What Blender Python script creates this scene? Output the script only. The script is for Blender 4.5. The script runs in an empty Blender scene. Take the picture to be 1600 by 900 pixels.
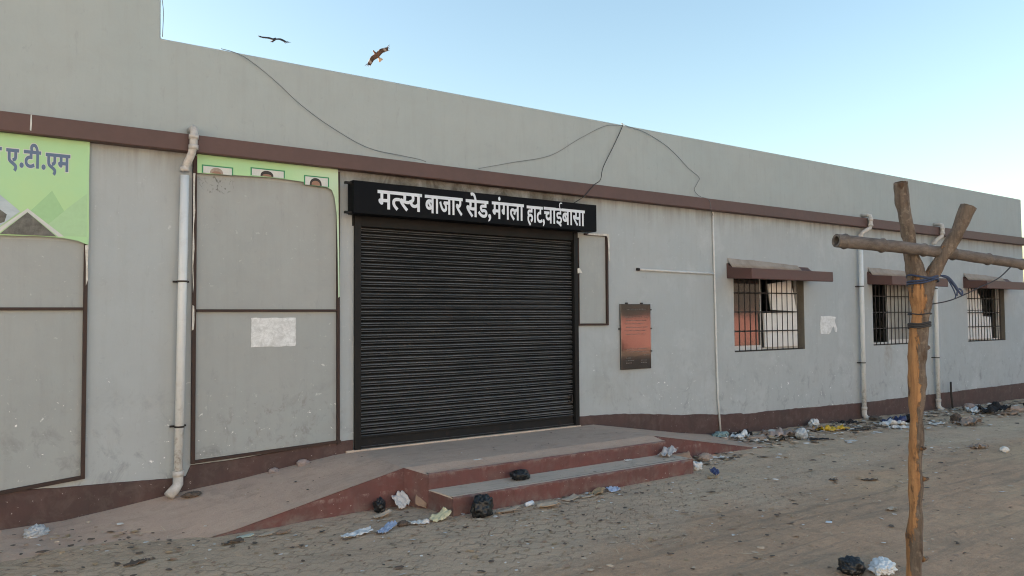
import bpy, math, random
from math import sin, cos, pi, radians
from mathutils import Vector, Matrix, noise, Quaternion

random.seed(7)
sc = bpy.context.scene
C = sc.collection

# ------------------------------------------------------------------ camera
cam_data = bpy.data.cameras.new('camera')
cam_data.sensor_width = 36.0
cam_data.lens = 27.08
cam_data.clip_start = 0.05
cam_data.clip_end = 3000
cam = bpy.data.objects.new('camera', cam_data)
C.objects.link(cam)
yaw, pitch, roll = pi / 2 - 0.958775485, 0.0391689504, -0.00721227978
fh = Vector((sin(yaw), cos(yaw), 0)); r0 = Vector((cos(yaw), -sin(yaw), 0))
fw = fh * cos(pitch) + Vector((0, 0, 1)) * sin(pitch)
u0 = r0.cross(fw)
rr = r0 * cos(roll) + u0 * sin(roll); uu = -r0 * sin(roll) + u0 * cos(roll)
cam.matrix_world = Matrix(((rr.x, uu.x, -fw.x, 0.0), (rr.y, uu.y, -fw.y, -7.4), (rr.z, uu.z, -fw.z, 1.7), (0, 0, 0, 1)))
sc.camera = cam

# ------------------------------------------------------------------ sky, sun, exposure
SUN_EL, SUN_AZ = radians(9.0), radians(-50.0)     # azimuth from +Y towards +X: the sun stands low behind the building, to its left
world = bpy.data.worlds.new('World'); sc.world = world
world.use_nodes = True
wn = world.node_tree
sky = wn.nodes.new('ShaderNodeTexSky'); sky.sky_type = 'NISHITA'
sky.sun_disc = False
sky.sun_elevation = SUN_EL; sky.sun_rotation = SUN_AZ
sky.air_density = 1.2; sky.dust_density = 1.65; sky.ozone_density = 1.5; sky.altitude = 200
bg = wn.nodes['Background']; bg.inputs['Strength'].default_value = 0.065
wn.links.new(sky.outputs['Color'], bg.inputs['Color'])
sd = bpy.data.lights.new('sun', 'SUN'); sd.energy = 5.0; sd.angle = radians(0.5); sd.color = (1.0, 0.89, 0.76)
sun = bpy.data.objects.new('sun', sd); C.objects.link(sun)
sun_dir = Vector((sin(SUN_AZ) * cos(SUN_EL), cos(SUN_AZ) * cos(SUN_EL), sin(SUN_EL)))
sun.rotation_euler = sun_dir.to_track_quat('Z', 'Y').to_euler()
sun.location = (-20, 30, 12)
vs = sc.view_settings
vs.view_transform = 'Standard'; vs.look = 'None'; vs.exposure = 2.78; vs.gamma = 1.0; vs.use_curve_mapping = False
sc.cycles.filter_width = 1.1

# ------------------------------------------------------------------ Devanagari letter shapes (outline points in 1/1000 em, triangles)
GLYPHS = {
    'म': ('634,529 531,529 531,-22 406,-22 406,228 229,228 229,212 227,189 221,168 209,150 194,138 177,131 159,129 142,131 124,136 108,144 92,155 78,167 64,181 51,195 40,211 31,227 23,244 19,261 17,278 19,295 26,311 38,325 55,336 76,341 99,343 104,343 104,529 -22,529 -22,644 634,644 406,343 406,529 229,529 229,343', '33,35,34 33,0,35 32,0,33 31,38,32 38,0,32 31,39,38 37,0,38 36,1,37 1,0,37 36,2,1 29,31,30 29,39,31 29,36,39 29,4,36 4,2,36 28,4,29 27,4,28 26,4,27 25,4,26 24,4,25 23,4,24 22,4,23 21,5,22 5,4,22 21,6,5 3,2,4 20,6,21 20,7,6 19,7,20 18,7,19 18,8,7 17,8,18 17,9,8 16,9,17 15,9,16 15,10,9 14,10,15 14,11,10 13,11,14 13,12,11'),
    'य': ('-22,644 617,644 617,529 513,529 513,-22 388,-22 388,141 400,148 377,136 350,126 321,117 288,112 252,110 191,117 137,140 91,177 56,226 31,284 12,369 69,384 97,395 116,407 128,420 135,436 138,458 137,472 134,486 128,500 121,514 114,526 112,529 -22,529 262,444 248,372 205,316 158,291 163,282 177,261 193,245 211,234 233,227 259,225 287,227 313,233 336,243 357,257 376,272 388,283 388,529 245,529 248,524 259,485', '31,1,0 31,2,1 30,2,31 29,49,30 49,2,30 29,50,49 48,2,49 47,3,48 3,2,48 47,4,3 28,50,29 28,51,50 27,51,28 26,51,27 25,51,26 25,32,51 24,32,25 23,32,24 23,33,32 22,33,23 21,33,22 20,33,21 19,33,20 18,33,19 18,34,33 17,34,18 17,35,34 17,36,35 16,36,17 46,4,47 16,37,36 45,4,46 16,38,37 44,7,45 7,4,45 16,39,38 43,7,44 16,40,39 42,7,43 16,41,40 41,7,42 15,41,16 15,7,41 14,7,15 14,8,7 6,4,7 5,4,6 13,8,14 13,9,8 13,10,9 12,10,13 12,11,10'),
    'ब': ('607,644 607,529 504,529 504,-22 379,-22 379,126 392,134 369,123 343,112 313,103 279,98 241,96 202,98 165,106 131,119 100,137 74,159 53,185 37,216 27,250 24,286 31,345 54,395 93,436 142,464 200,481 264,486 276,486 288,485 301,484 314,483 327,482 341,481 354,479 365,477 393,471 383,359 345,366 331,368 315,370 300,372 284,373 268,373 256,373 245,372 272,375 369,255 363,251 374,260 379,265 379,529 -22,529 -22,644 166,338 163,335 153,314 149,287 152,261 161,242 174,227 193,216 216,209 243,206 253,206 263,207 273,209 282,211 292,213 271,207', '51,0,52 51,1,0 50,1,51 49,36,50 36,35,50 35,2,50 2,1,50 35,3,2 25,27,26 25,28,27 25,29,28 25,30,29 25,31,30 25,32,31 25,33,32 24,33,25 24,34,33 24,35,34 24,36,35 36,3,35 23,36,24 22,45,23 45,39,23 39,38,23 38,37,23 37,36,23 21,45,22 21,44,45 46,41,45 41,40,45 40,39,45 43,41,42 44,41,43 44,46,41 21,53,44 53,46,44 49,3,36 20,53,21 20,54,53 68,65,53 65,46,53 20,55,54 20,56,55 20,57,56 19,57,20 48,3,49 19,58,57 47,3,48 65,47,46 65,67,47 67,6,47 6,3,47 18,58,19 18,59,58 18,60,59 17,60,18 17,61,60 65,66,67 68,6,67 64,68,65 17,62,61 63,68,64 63,6,68 62,6,63 17,6,62 16,6,17 15,6,16 14,6,15 14,7,6 5,3,6 4,3,5 14,8,7 13,8,14 13,9,8 12,9,13 12,10,9 11,10,12'),
    'ा': ('295,529 192,529 192,-22 67,-22 67,529 -22,529 -22,644 295,644', '5,7,6 5,0,7 4,0,5 3,1,4 1,0,4 3,2,1'),
    'ज': ('779,529 675,529 675,-22 550,-22 550,348 435,348 410,348 390,349 442,343 417,367 438,342 455,313 469,283 477,251 480,218 477,185 470,155 456,129 438,107 417,89 393,75 366,65 339,60 310,58 271,62 233,73 197,92 162,119 130,155 98,200 68,254 39,319 2,414 115,454 153,352 184,286 216,236 247,201 277,181 307,175 322,177 334,181 344,187 350,195 355,208 357,227 354,251 346,274 331,297 311,319 288,340 245,369 288,463 550,463 550,529 -22,529 -22,644 779,644', '55,57,56 55,0,57 54,0,55 53,1,54 1,0,54 53,2,1 51,53,52 51,9,53 9,4,53 4,2,53 32,34,33 31,34,32 50,9,51 50,7,9 7,6,9 6,10,9 8,4,9 31,35,34 50,8,7 10,5,6 10,8,5 8,4,5 3,2,4 50,10,8 50,11,10 49,11,50 48,11,49 30,35,31 48,12,11 47,12,48 30,36,35 47,13,12 46,13,47 29,36,30 46,14,13 45,14,46 29,37,36 44,14,45 44,15,14 43,15,44 29,38,37 28,38,29 42,15,43 41,15,42 41,16,15 28,39,38 40,16,41 39,16,40 28,16,39 28,17,16 27,17,28 27,18,17 26,18,27 26,19,18 25,19,26 25,20,19 25,21,20 24,21,25 24,22,21 23,22,24'),
    'र': ('287,163 326,127 367,92 428,44 342,-42 288,4 251,38 215,71 181,104 150,136 122,166 97,195 75,220 57,243 43,264 33,281 26,297 21,312 19,326 18,341 20,358 27,375 39,391 56,405 79,413 104,415 124,413 142,409 159,400 174,390 187,377 192,381 207,395 219,410 227,428 232,447 234,468 233,482 232,495 229,509 226,522 223,533 224,529 -22,529 -22,644 446,644 446,529 351,529 356,497 358,458 355,420 347,385 333,354 315,327 293,303 267,283 239,265 208,248 204,246 215,234 249,199', '43,45,44 43,41,45 41,47,45 47,46,45 43,40,41 42,47,41 42,48,47 40,42,43 40,48,42 39,48,40 38,48,39 38,49,48 37,49,38 36,49,37 35,49,36 35,50,49 34,50,35 33,50,34 33,51,50 24,26,25 24,27,26 23,27,24 32,51,33 23,28,27 22,28,23 22,29,28 31,51,32 21,29,22 21,30,29 31,52,51 30,52,31 21,52,30 20,52,21 19,52,20 19,53,52 18,53,19 18,54,53 17,54,18 16,54,17 16,55,54 15,55,16 15,56,55 14,56,15 14,57,56 13,57,14 13,58,57 13,59,58 12,59,13 12,60,59 11,60,12 11,0,60 10,0,11 9,0,10 9,1,0 8,1,9 8,2,1 7,2,8 7,3,2 6,3,7 6,4,3 5,4,6'),
    'स': ('713,529 609,529 609,-22 484,-22 484,237 492,239 471,235 450,232 429,230 406,229 380,229 350,230 320,232 288,237 258,242 230,249 215,253 209,249 193,241 202,245 213,232 244,197 279,162 316,126 354,92 413,43 327,-42 275,5 239,38 205,71 173,105 143,136 116,167 92,195 72,220 55,243 41,264 31,282 25,298 21,312 19,326 18,341 20,358 27,375 39,391 56,405 79,413 104,415 124,413 142,409 159,400 173,390 187,378 182,383 176,377 183,389 188,404 192,422 194,440 195,458 195,476 193,493 191,508 188,522 185,533 186,529 -22,529 -22,644 713,644 300,349 334,345 369,344 393,344 416,346 437,348 458,351 479,355 484,356 484,529 313,529 306,546 311,531 315,515 318,498 319,479 320,458 319,429 315,403 310,379 302,357 291,337', '66,68,67 66,80,68 80,0,68 66,64,80 64,81,80 79,0,80 66,63,64 65,81,64 65,82,81 63,65,66 63,82,65 78,0,79 77,1,78 1,0,78 77,2,1 62,82,63 62,83,82 61,83,62 61,84,83 60,84,61 60,85,84 59,85,60 58,85,59 58,86,85 57,86,58 57,87,86 56,87,57 46,48,47 46,49,48 45,49,46 45,50,49 44,50,45 55,87,56 55,88,87 44,51,50 43,51,44 43,52,51 54,53,55 53,88,55 52,88,53 52,89,88 43,89,52 42,89,43 41,89,42 41,90,89 76,2,77 75,2,76 74,5,75 5,2,75 90,70,69 73,5,74 72,5,73 90,71,70 71,5,72 90,5,71 40,90,41 40,5,90 39,5,40 38,5,39 37,5,38 36,5,37 35,16,36 16,5,36 35,17,16 15,5,16 35,18,17 14,5,15 18,20,19 34,18,35 13,5,14 34,20,18 13,6,5 4,2,5 3,2,4 12,6,13 12,7,6 11,7,12 34,21,20 11,8,7 11,9,8 10,9,11 33,21,34 33,22,21 32,22,33 31,22,32 31,23,22 30,23,31 30,24,23 29,24,30 29,25,24 28,25,29 28,26,25 27,26,28'),
    'े': ('-65,593 -186,593 -204,657 -217,698 -231,730 -244,755 -257,774 -269,786 -283,794 -298,799 -316,801 -327,801 -339,799 -349,797 -359,794 -369,791 -399,781 -437,897 -386,911 -353,916 -318,918 -280,915 -244,905 -212,889 -183,865 -157,833 -134,794 -112,746 -92,688', '19,21,20 18,21,19 18,22,21 17,22,18 17,23,22 16,23,17 16,24,23 16,15,24 15,14,24 14,13,24 13,12,24 12,25,24 12,11,25 11,10,25 10,26,25 9,26,10 8,26,9 7,26,8 7,27,26 6,27,7 5,27,6 4,27,5 4,28,27 3,28,4 2,28,3 2,0,28 1,0,2'),
    'ड': ('415,187 402,193 383,198 358,200 340,199 323,197 305,194 288,189 272,183 246,172 205,199 177,223 152,249 131,280 119,314 115,351 116,373 120,392 127,410 136,425 148,439 161,451 180,463 200,472 223,479 248,483 276,486 308,487 379,487 379,529 -22,529 -22,644 614,644 614,529 504,529 504,372 298,372 280,372 267,371 259,369 254,368 249,366 246,364 242,360 240,355 239,347 240,337 243,328 248,320 256,311 265,302 288,308 324,314 362,316 413,312 458,298 499,274 531,241 550,201 556,154 550,106 531,63 500,27 456,-1 401,-17 337,-22 270,-17 208,-1 151,25 99,58 51,98 -7,160 88,237 140,181 176,150 213,126 251,109 292,99 336,96 393,104 421,123 431,154 429,167 424,178', '30,32,31 30,33,32 29,33,30 28,34,29 34,33,29 28,35,34 26,28,27 26,35,28 25,35,26 24,35,25 23,35,24 22,35,23 21,35,22 20,35,21 19,35,20 18,35,19 17,35,18 16,35,17 15,38,16 38,37,16 37,36,16 36,35,16 15,39,38 15,40,39 15,41,40 15,42,41 15,43,42 15,44,43 15,45,44 14,45,15 14,46,45 14,47,46 14,48,47 14,49,48 52,54,53 13,49,14 51,54,52 51,55,54 13,50,49 50,55,51 13,55,50 13,56,55 12,56,13 12,57,56 11,57,12 11,58,57 71,73,72 10,3,11 3,58,11 3,2,58 2,1,58 1,59,58 10,4,3 10,5,4 9,8,10 8,7,10 7,6,10 6,5,10 0,59,1 83,59,0 71,74,73 82,59,83 81,59,82 70,74,71 81,60,59 80,60,81 70,75,74 70,76,75 79,60,80 70,77,76 79,61,60 78,61,79 70,78,77 69,78,70 69,61,78 69,62,61 68,62,69 68,63,62 67,63,68 67,64,63 66,64,67 65,64,66'),
    ',': ('65,-58 75,-27 74,-7 57,-2 32,27 23,67 34,107 64,136 106,146 156,130 188,86 198,25 184,-41 139,-101 37,-154 37,-91', '7,9,8 6,9,7 6,10,9 5,10,6 5,11,10 4,11,5 3,11,4 3,2,11 2,12,11 1,12,2 0,12,1 0,13,12 15,13,0 14,13,15'),
    'ं': ('-184,716 -197,732 -205,751 -207,772 -205,793 -197,812 -184,828 -168,841 -150,849 -130,852 -110,850 -91,841 -75,828 -63,812 -55,793 -53,772 -55,751 -63,732 -75,716 -91,703 -110,694 -130,692 -150,695 -168,703', '8,10,9 8,11,10 7,11,8 7,12,11 6,12,7 5,12,6 5,13,12 4,13,5 4,14,13 3,14,4 3,15,14 2,15,3 2,16,15 2,17,16 1,17,2 1,18,17 0,18,1 0,19,18 23,19,0 22,19,23 22,20,19 21,20,22'),
    'ग': ('371,529 230,529 230,233 228,214 223,195 212,179 198,166 180,158 160,156 137,159 115,168 93,181 74,198 56,217 41,238 29,261 21,284 19,308 21,327 27,345 39,361 56,373 78,379 101,381 105,381 105,529 -22,529 -22,644 600,644 600,529 496,529 496,-22 371,-22', '26,28,27 26,29,28 25,29,26 24,1,25 1,29,25 24,2,1 0,29,1 32,30,0 30,29,0 32,31,30 22,24,23 22,2,24 21,2,22 20,2,21 19,2,20 18,2,19 17,2,18 16,2,17 15,2,16 14,2,15 13,2,14 13,3,2 12,3,13 12,4,3 11,4,12 11,5,4 10,5,11 10,6,5 9,6,10 9,7,6 8,7,9'),
    'ल': ('486,529 -22,529 -22,644 715,644 715,529 611,529 611,-22 486,-22 486,336 502,334 498,334 495,334 481,333 468,330 455,324 442,316 429,304 415,288 402,266 389,237 370,181 252,217 267,269 278,297 283,306 268,315 254,322 240,327 225,330 209,331 189,329 175,323 164,315 155,303 150,289 148,271 150,250 156,230 166,210 181,189 201,166 225,143 254,117 287,88 342,41 256,-42 203,4 167,36 134,68 103,99 76,131 54,164 37,199 26,236 23,275 26,312 35,345 51,374 72,398 96,417 122,431 150,440 177,446 204,448 235,446 265,441 292,432 319,420 344,405 354,397 385,421 439,441 498,448 502,448 505,448 486,448', '1,3,2 1,4,3 0,4,1 75,5,0 5,4,0 75,72,5 72,73,5 73,74,5 74,6,5 62,64,63 72,74,75 71,74,72 71,9,74 9,6,74 62,65,64 61,65,62 70,9,71 61,66,65 60,66,61 60,67,66 59,67,60 69,9,70 59,68,67 58,68,59 58,69,68 57,69,58 57,8,69 8,9,69 56,8,57 55,29,56 29,8,56 29,12,8 12,7,8 12,10,11 12,9,10 12,6,9 29,13,12 7,6,12 55,30,29 28,13,29 27,13,28 27,14,13 55,31,30 26,14,27 26,15,14 55,32,31 25,15,26 25,16,15 24,16,25 55,33,32 54,33,55 23,16,24 23,17,16 54,34,33 22,17,23 54,35,34 22,18,17 53,35,54 53,36,35 21,18,22 21,19,18 53,37,36 21,20,19 52,37,53 52,38,37 52,39,38 51,39,52 51,40,39 51,41,40 50,41,51 50,42,41 49,42,50 49,43,42 48,43,49 48,44,43 47,44,48 47,45,44 46,45,47'),
    'ह': ('335,-26 292,82 335,97 352,106 366,115 374,124 379,134 381,148 378,165 372,178 361,190 343,199 316,205 280,207 241,204 211,196 188,183 173,167 163,147 160,123 161,106 164,89 170,73 179,56 193,36 212,15 239,-10 273,-39 335,-87 249,-172 177,-112 129,-67 90,-22 60,24 42,75 36,130 38,158 44,184 54,208 67,229 83,248 86,247 74,263 63,282 54,304 49,327 47,352 48,373 52,392 59,410 68,425 80,439 93,451 111,463 132,472 153,479 176,483 201,486 229,487 339,487 339,529 -22,529 -22,644 568,644 568,529 464,529 464,372 230,372 212,372 199,371 191,369 186,368 181,366 178,364 174,360 172,355 171,347 172,338 174,330 178,323 183,315 190,308 210,314 246,320 284,322 330,320 371,312 406,299 436,282 460,261 479,236 492,210 500,182 503,153 499,112 486,74 464,42 434,16 397,-5', '61,63,62 61,64,63 60,64,61 59,65,60 65,64,60 59,66,65 57,59,58 57,66,59 56,66,57 55,66,56 54,66,55 53,66,54 52,66,53 51,66,52 50,66,51 49,66,50 48,66,49 47,66,48 46,69,47 69,68,47 68,67,47 67,66,47 46,70,69 46,71,70 46,72,71 46,73,72 46,74,73 46,75,74 46,76,75 45,76,46 45,77,76 45,78,77 45,79,78 44,79,45 44,80,79 83,85,84 82,85,83 82,86,85 44,81,80 81,86,82 81,87,86 44,87,81 43,87,44 43,88,87 42,88,43 42,89,88 41,89,42 41,90,89 39,41,40 39,90,41 39,91,90 38,91,39 38,13,91 13,12,91 12,92,91 37,14,38 14,13,38 11,92,12 37,15,14 10,92,11 37,16,15 9,92,10 36,16,37 36,17,16 9,93,92 8,93,9 36,18,17 7,93,8 35,18,36 7,94,93 6,94,7 35,19,18 5,94,6 34,19,35 4,94,5 34,20,19 3,94,4 3,95,94 34,21,20 2,95,3 1,95,2 34,22,21 0,95,1 33,22,34 0,96,95 33,23,22 33,24,23 0,97,96 33,25,24 32,25,33 0,98,97 32,26,25 32,27,26 31,27,32 31,28,27 30,28,31 30,29,28'),
    'ट': ('541,644 541,529 393,529 393,327 316,327 287,326 262,324 241,320 223,314 207,307 194,300 168,276 153,248 148,214 150,189 156,167 166,148 180,132 196,119 214,109 236,102 258,98 283,96 315,97 344,101 368,108 393,116 418,127 467,152 510,35 460,14 428,2 394,-8 359,-16 323,-20 286,-22 239,-19 194,-10 153,6 116,28 84,56 58,89 39,128 28,172 24,220 28,265 41,307 62,343 90,373 123,398 161,417 202,431 244,439 287,442 268,442 268,529 -22,529 -22,644', '56,0,57 56,1,0 55,1,56 54,2,55 2,1,55 54,53,2 53,3,2 52,3,53 51,3,52 50,3,51 49,3,50 48,3,49 47,3,48 46,5,47 5,4,47 4,3,47 46,6,5 46,7,6 46,8,7 46,9,8 46,10,9 45,10,46 45,11,10 45,12,11 44,12,45 44,13,12 43,13,44 43,14,13 43,15,14 42,15,43 42,16,15 27,29,28 42,17,16 42,18,17 41,18,42 26,29,27 41,19,18 25,29,26 41,20,19 24,29,25 41,21,20 23,29,24 41,22,21 22,29,23 41,29,22 40,29,41 39,29,40 39,30,29 38,30,39 38,31,30 37,31,38 37,32,31 37,33,32 36,33,37 36,34,33 35,34,36'),
    'च': ('671,644 671,529 567,529 567,-22 443,-22 443,126 457,135 435,123 411,112 383,103 351,98 316,96 264,101 217,117 176,144 144,181 125,225 119,274 121,297 125,319 134,339 144,358 157,374 130,348 16,347 16,463 331,463 343,463 355,463 368,462 378,462 385,462 413,462 402,348 351,348 317,345 291,338 269,327 255,313 246,296 243,274 246,254 252,239 264,227 279,218 297,212 317,210 345,212 370,218 392,229 412,242 431,258 443,269 443,529 -22,529 -22,644', '54,0,55 54,1,0 53,1,54 52,2,53 2,1,53 52,3,2 24,26,25 24,27,26 24,28,27 24,29,28 24,30,29 24,31,30 24,32,31 24,22,32 22,33,32 24,23,22 21,33,22 20,34,21 34,33,21 20,35,34 20,36,35 19,36,20 19,37,36 19,38,37 18,38,19 18,39,38 17,39,18 17,40,39 16,40,17 16,41,40 51,3,52 50,3,51 16,42,41 49,3,50 16,43,42 48,6,49 6,3,49 16,44,43 15,44,16 47,6,48 15,45,44 46,6,47 15,46,45 15,6,46 14,6,15 13,6,14 13,7,6 5,3,6 4,3,5 13,8,7 12,8,13 12,9,8 12,10,9 11,10,12'),
    'ई': ('334,194 318,203 297,208 271,210 253,209 234,207 216,203 198,198 181,193 160,183 124,207 97,230 73,255 53,284 42,317 38,352 39,371 43,389 49,405 58,419 68,432 80,443 98,454 117,463 138,469 162,474 190,476 221,477 302,477 302,539 -12,539 -12,634 517,634 517,539 407,539 407,382 211,382 193,382 179,381 170,379 163,377 157,375 153,372 147,365 143,357 142,347 143,334 147,324 154,314 162,304 172,295 177,290 203,298 238,304 275,306 324,302 367,288 405,266 435,235 453,198 459,154 454,111 439,73 414,43 380,19 339,2 330,0 313,7 333,0 353,-8 375,-15 396,-22 432,-33 388,-126 339,-103 303,-85 267,-66 233,-47 201,-28 172,-11 138,-8 105,-2 77,8 55,21 41,41 36,64 38,82 43,97 53,110 66,120 82,126 101,128 117,127 132,123 148,116 164,107 182,95 199,81 204,81 212,80 219,80 261,82 295,89 322,99 340,113 350,130 354,153 352,170 345,183 349,632 336,655 325,678 317,700 313,724 311,747 314,772 322,794 335,813 354,828 378,836 405,839 420,838 435,836 449,832 463,828 475,823 489,866 485,868 471,873 454,878 437,881 418,883 398,884 359,880 324,870 295,853 273,830 260,800 255,762 257,739 261,716 269,692 279,668 290,644 300,627 353,627', '133,131,132 133,130,131 133,129,130 134,129,133 134,128,129 134,127,128 135,127,134 135,126,127 135,121,126 121,122,126 122,123,126 123,124,126 124,125,126 136,120,135 120,121,135 136,119,120 136,118,119 137,118,136 137,117,118 137,116,117 138,116,137 138,115,116 138,114,115 139,114,138 139,113,114 140,113,139 140,112,113 141,112,140 141,111,112 142,111,141 142,110,111 143,110,142 143,109,110 144,109,143 30,144,31 144,32,31 144,145,32 145,33,32 144,145,109 30,145,144 30,33,145 29,33,30 28,34,29 34,33,29 28,35,34 26,28,27 26,35,28 25,35,26 24,35,25 23,35,24 22,35,23 21,35,22 20,35,21 19,35,20 18,35,19 17,35,18 16,37,17 37,36,17 36,35,17 16,38,37 16,39,38 16,40,39 16,41,40 16,42,41 16,43,42 15,43,16 15,44,43 15,45,44 14,45,15 14,46,45 14,47,46 14,48,47 13,48,14 13,49,48 53,55,54 13,50,49 52,55,53 52,56,55 51,56,52 13,51,50 13,56,51 13,57,56 12,57,13 12,58,57 11,58,12 11,59,58 10,3,11 3,59,11 10,4,3 2,59,3 10,5,4 1,59,2 9,8,10 8,7,10 7,6,10 6,5,10 0,59,1 0,60,59 108,60,0 107,60,108 106,60,107 106,61,60 105,61,106 104,61,105 90,92,91 90,93,92 89,93,90 89,94,93 88,94,89 88,95,94 103,61,104 103,62,61 87,95,88 87,96,95 102,62,103 86,96,87 86,97,96 101,62,102 100,62,101 85,97,86 85,98,97 85,99,98 85,100,99 85,62,100 85,63,62 84,63,85 84,64,63 83,64,84 82,64,83 82,67,64 67,65,64 81,67,82 81,66,67 68,65,67 66,68,65 81,68,66 81,69,68 80,69,81 79,69,80 79,70,69 78,70,79 78,71,70 78,72,71 77,72,78 77,73,72 76,73,77 75,73,76 74,73,75'),
    'त्': ('291,306 255,305 225,303 204,300 188,296 175,290 165,283 156,272 150,258 148,237 152,210 162,183 180,156 207,126 242,93 304,41 218,-42 172,-2 143,25 116,53 90,81 68,110 49,141 35,173 26,207 23,242 25,268 30,292 39,314 50,335 63,352 79,368 102,385 128,399 157,409 190,416 228,420 272,421 -22,529 -22,644 366,600 366,644 366,529 366,529 366,421 366,421 366,315 366,313 366,312 366,310 366,309 366,308 366,308 366,307 366,306 366,306', '43,42,38 40,41,39 47,46,36 48,47,35 49,48,34 50,49,33 51,50,32 52,51,31 53,52,30 54,53,29 27,1,28 1,0,28 0,55,54 44,45,37 27,2,1 27,3,2 27,4,3 27,5,4 26,5,27 26,6,5 26,7,6 26,8,7 25,8,26 25,9,8 24,9,25 24,10,9 24,11,10 23,11,24 23,12,11 22,12,23 22,13,12 21,13,22 21,14,13 20,14,21 20,15,14 19,15,20 18,15,19 18,16,15 17,16,18 0,54,28 54,29,28 53,30,29 52,31,30 51,32,31 50,33,32 49,34,33 48,35,34 47,36,35 44,37,36 36,46,44 40,39,38 38,42,40'),
    'स्': ('471,235 450,232 429,230 406,229 380,229 350,230 320,232 288,237 258,242 230,249 215,253 209,249 193,241 202,245 213,232 244,197 279,162 316,126 354,92 413,43 327,-42 275,5 239,38 205,71 173,105 143,136 116,167 92,195 72,220 55,243 41,264 31,282 25,298 21,312 19,326 18,341 20,358 27,375 39,391 56,405 79,413 104,415 124,413 142,409 159,400 173,390 187,378 182,383 176,377 183,389 188,404 192,422 194,440 195,458 195,476 193,493 191,508 188,522 185,533 186,529 -22,529 -22,644 300,349 478,607 334,345 369,344 393,344 416,346 437,348 458,351 313,529 306,546 311,531 315,515 318,498 319,479 320,458 319,429 315,403 310,379 302,357 291,337 478,644 478,587 478,539 478,529 478,529 478,355 478,301 478,267 478,285 478,259 478,254 478,251 478,246 478,242 478,241 478,241 478,241 478,240 478,240 478,240 478,239 478,239 478,236', '60,58,71 58,72,71 0,104,103 60,57,58 59,72,58 59,73,72 57,59,60 57,73,59 86,85,70 56,73,57 56,74,73 55,74,56 55,75,74 54,75,55 54,76,75 53,76,54 52,76,53 52,77,76 51,77,52 51,78,77 50,78,51 40,42,41 40,43,42 39,43,40 39,44,43 38,44,39 49,78,50 49,79,78 38,45,44 37,45,38 37,46,45 48,47,49 47,79,49 46,79,47 46,80,79 37,80,46 36,80,37 35,80,36 35,81,80 63,82,61 90,88,69 0,103,7 81,64,62 70,85,84 67,91,89 81,65,64 68,89,90 66,92,91 34,81,35 93,92,66 94,93,65 95,94,81 33,96,95 32,97,96 29,10,30 31,98,97 29,11,10 30,99,98 29,12,11 10,100,99 12,14,13 28,12,29 9,101,100 28,14,12 8,102,101 7,103,102 6,0,7 6,1,0 5,1,6 28,15,14 5,2,1 5,3,2 4,3,5 27,15,28 27,16,15 26,16,27 25,16,26 25,17,16 24,17,25 24,18,17 23,18,24 23,19,18 22,19,23 22,20,19 21,20,22 7,102,8 8,101,9 9,100,10 10,99,30 30,98,31 31,97,32 32,96,33 33,95,34 95,81,34 94,65,81 93,66,65 66,91,67 68,90,69 67,89,68 71,83,63 69,88,87 70,84,71 71,84,83 63,61,60 71,63,60'),
    'Bए': ('598,652 598,521 504,521 504,380 503,347 500,317 496,292 488,269 478,247 464,226 428,193 381,172 300,157 271,289 314,298 325,301 334,304 340,306 344,309 348,313 353,318 356,324 359,330 361,340 362,357 363,380 363,521 190,521 190,353 190,325 191,301 193,281 195,266 199,254 203,244 208,236 215,227 225,219 238,209 255,198 275,186 385,124 425,99 458,74 483,48 502,19 513,-16 516,-53 514,-83 508,-113 497,-140 485,-164 474,-184 449,-224 325,-152 350,-113 357,-100 364,-87 369,-75 372,-65 373,-55 372,-47 371,-41 369,-36 365,-31 357,-23 345,-14 328,-2 304,13 275,30 188,80 162,97 138,114 116,131 97,152 80,175 67,201 57,233 51,271 49,315 49,521 -30,521 -30,652', '81,0,82 81,1,0 80,1,81 79,27,80 27,1,80 79,28,27 26,1,27 25,2,26 2,1,26 25,3,2 24,3,25 24,4,3 23,4,24 79,29,28 23,5,4 22,5,23 21,5,22 79,30,29 20,5,21 19,5,20 19,6,5 78,30,79 18,6,19 17,6,18 16,6,17 15,6,16 78,31,30 14,6,15 13,6,14 13,7,6 12,7,13 78,32,31 77,32,78 12,8,7 77,33,32 77,34,33 12,9,8 77,35,34 77,36,35 76,36,77 76,37,36 12,10,9 76,38,37 76,39,38 75,39,76 75,40,39 12,11,10 75,41,40 74,41,75 73,41,74 72,41,73 72,42,41 71,42,72 71,43,42 70,43,71 69,43,70 69,44,43 69,45,44 68,45,69 68,46,45 67,46,68 66,46,67 65,46,66 65,47,46 64,47,65 63,47,64 62,47,63 61,47,62 60,47,61 60,48,47 59,48,60 58,48,59 57,48,58 57,49,48 56,49,57 55,49,56 55,50,49 54,50,55 54,51,50 53,51,54 53,52,51'),
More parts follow.
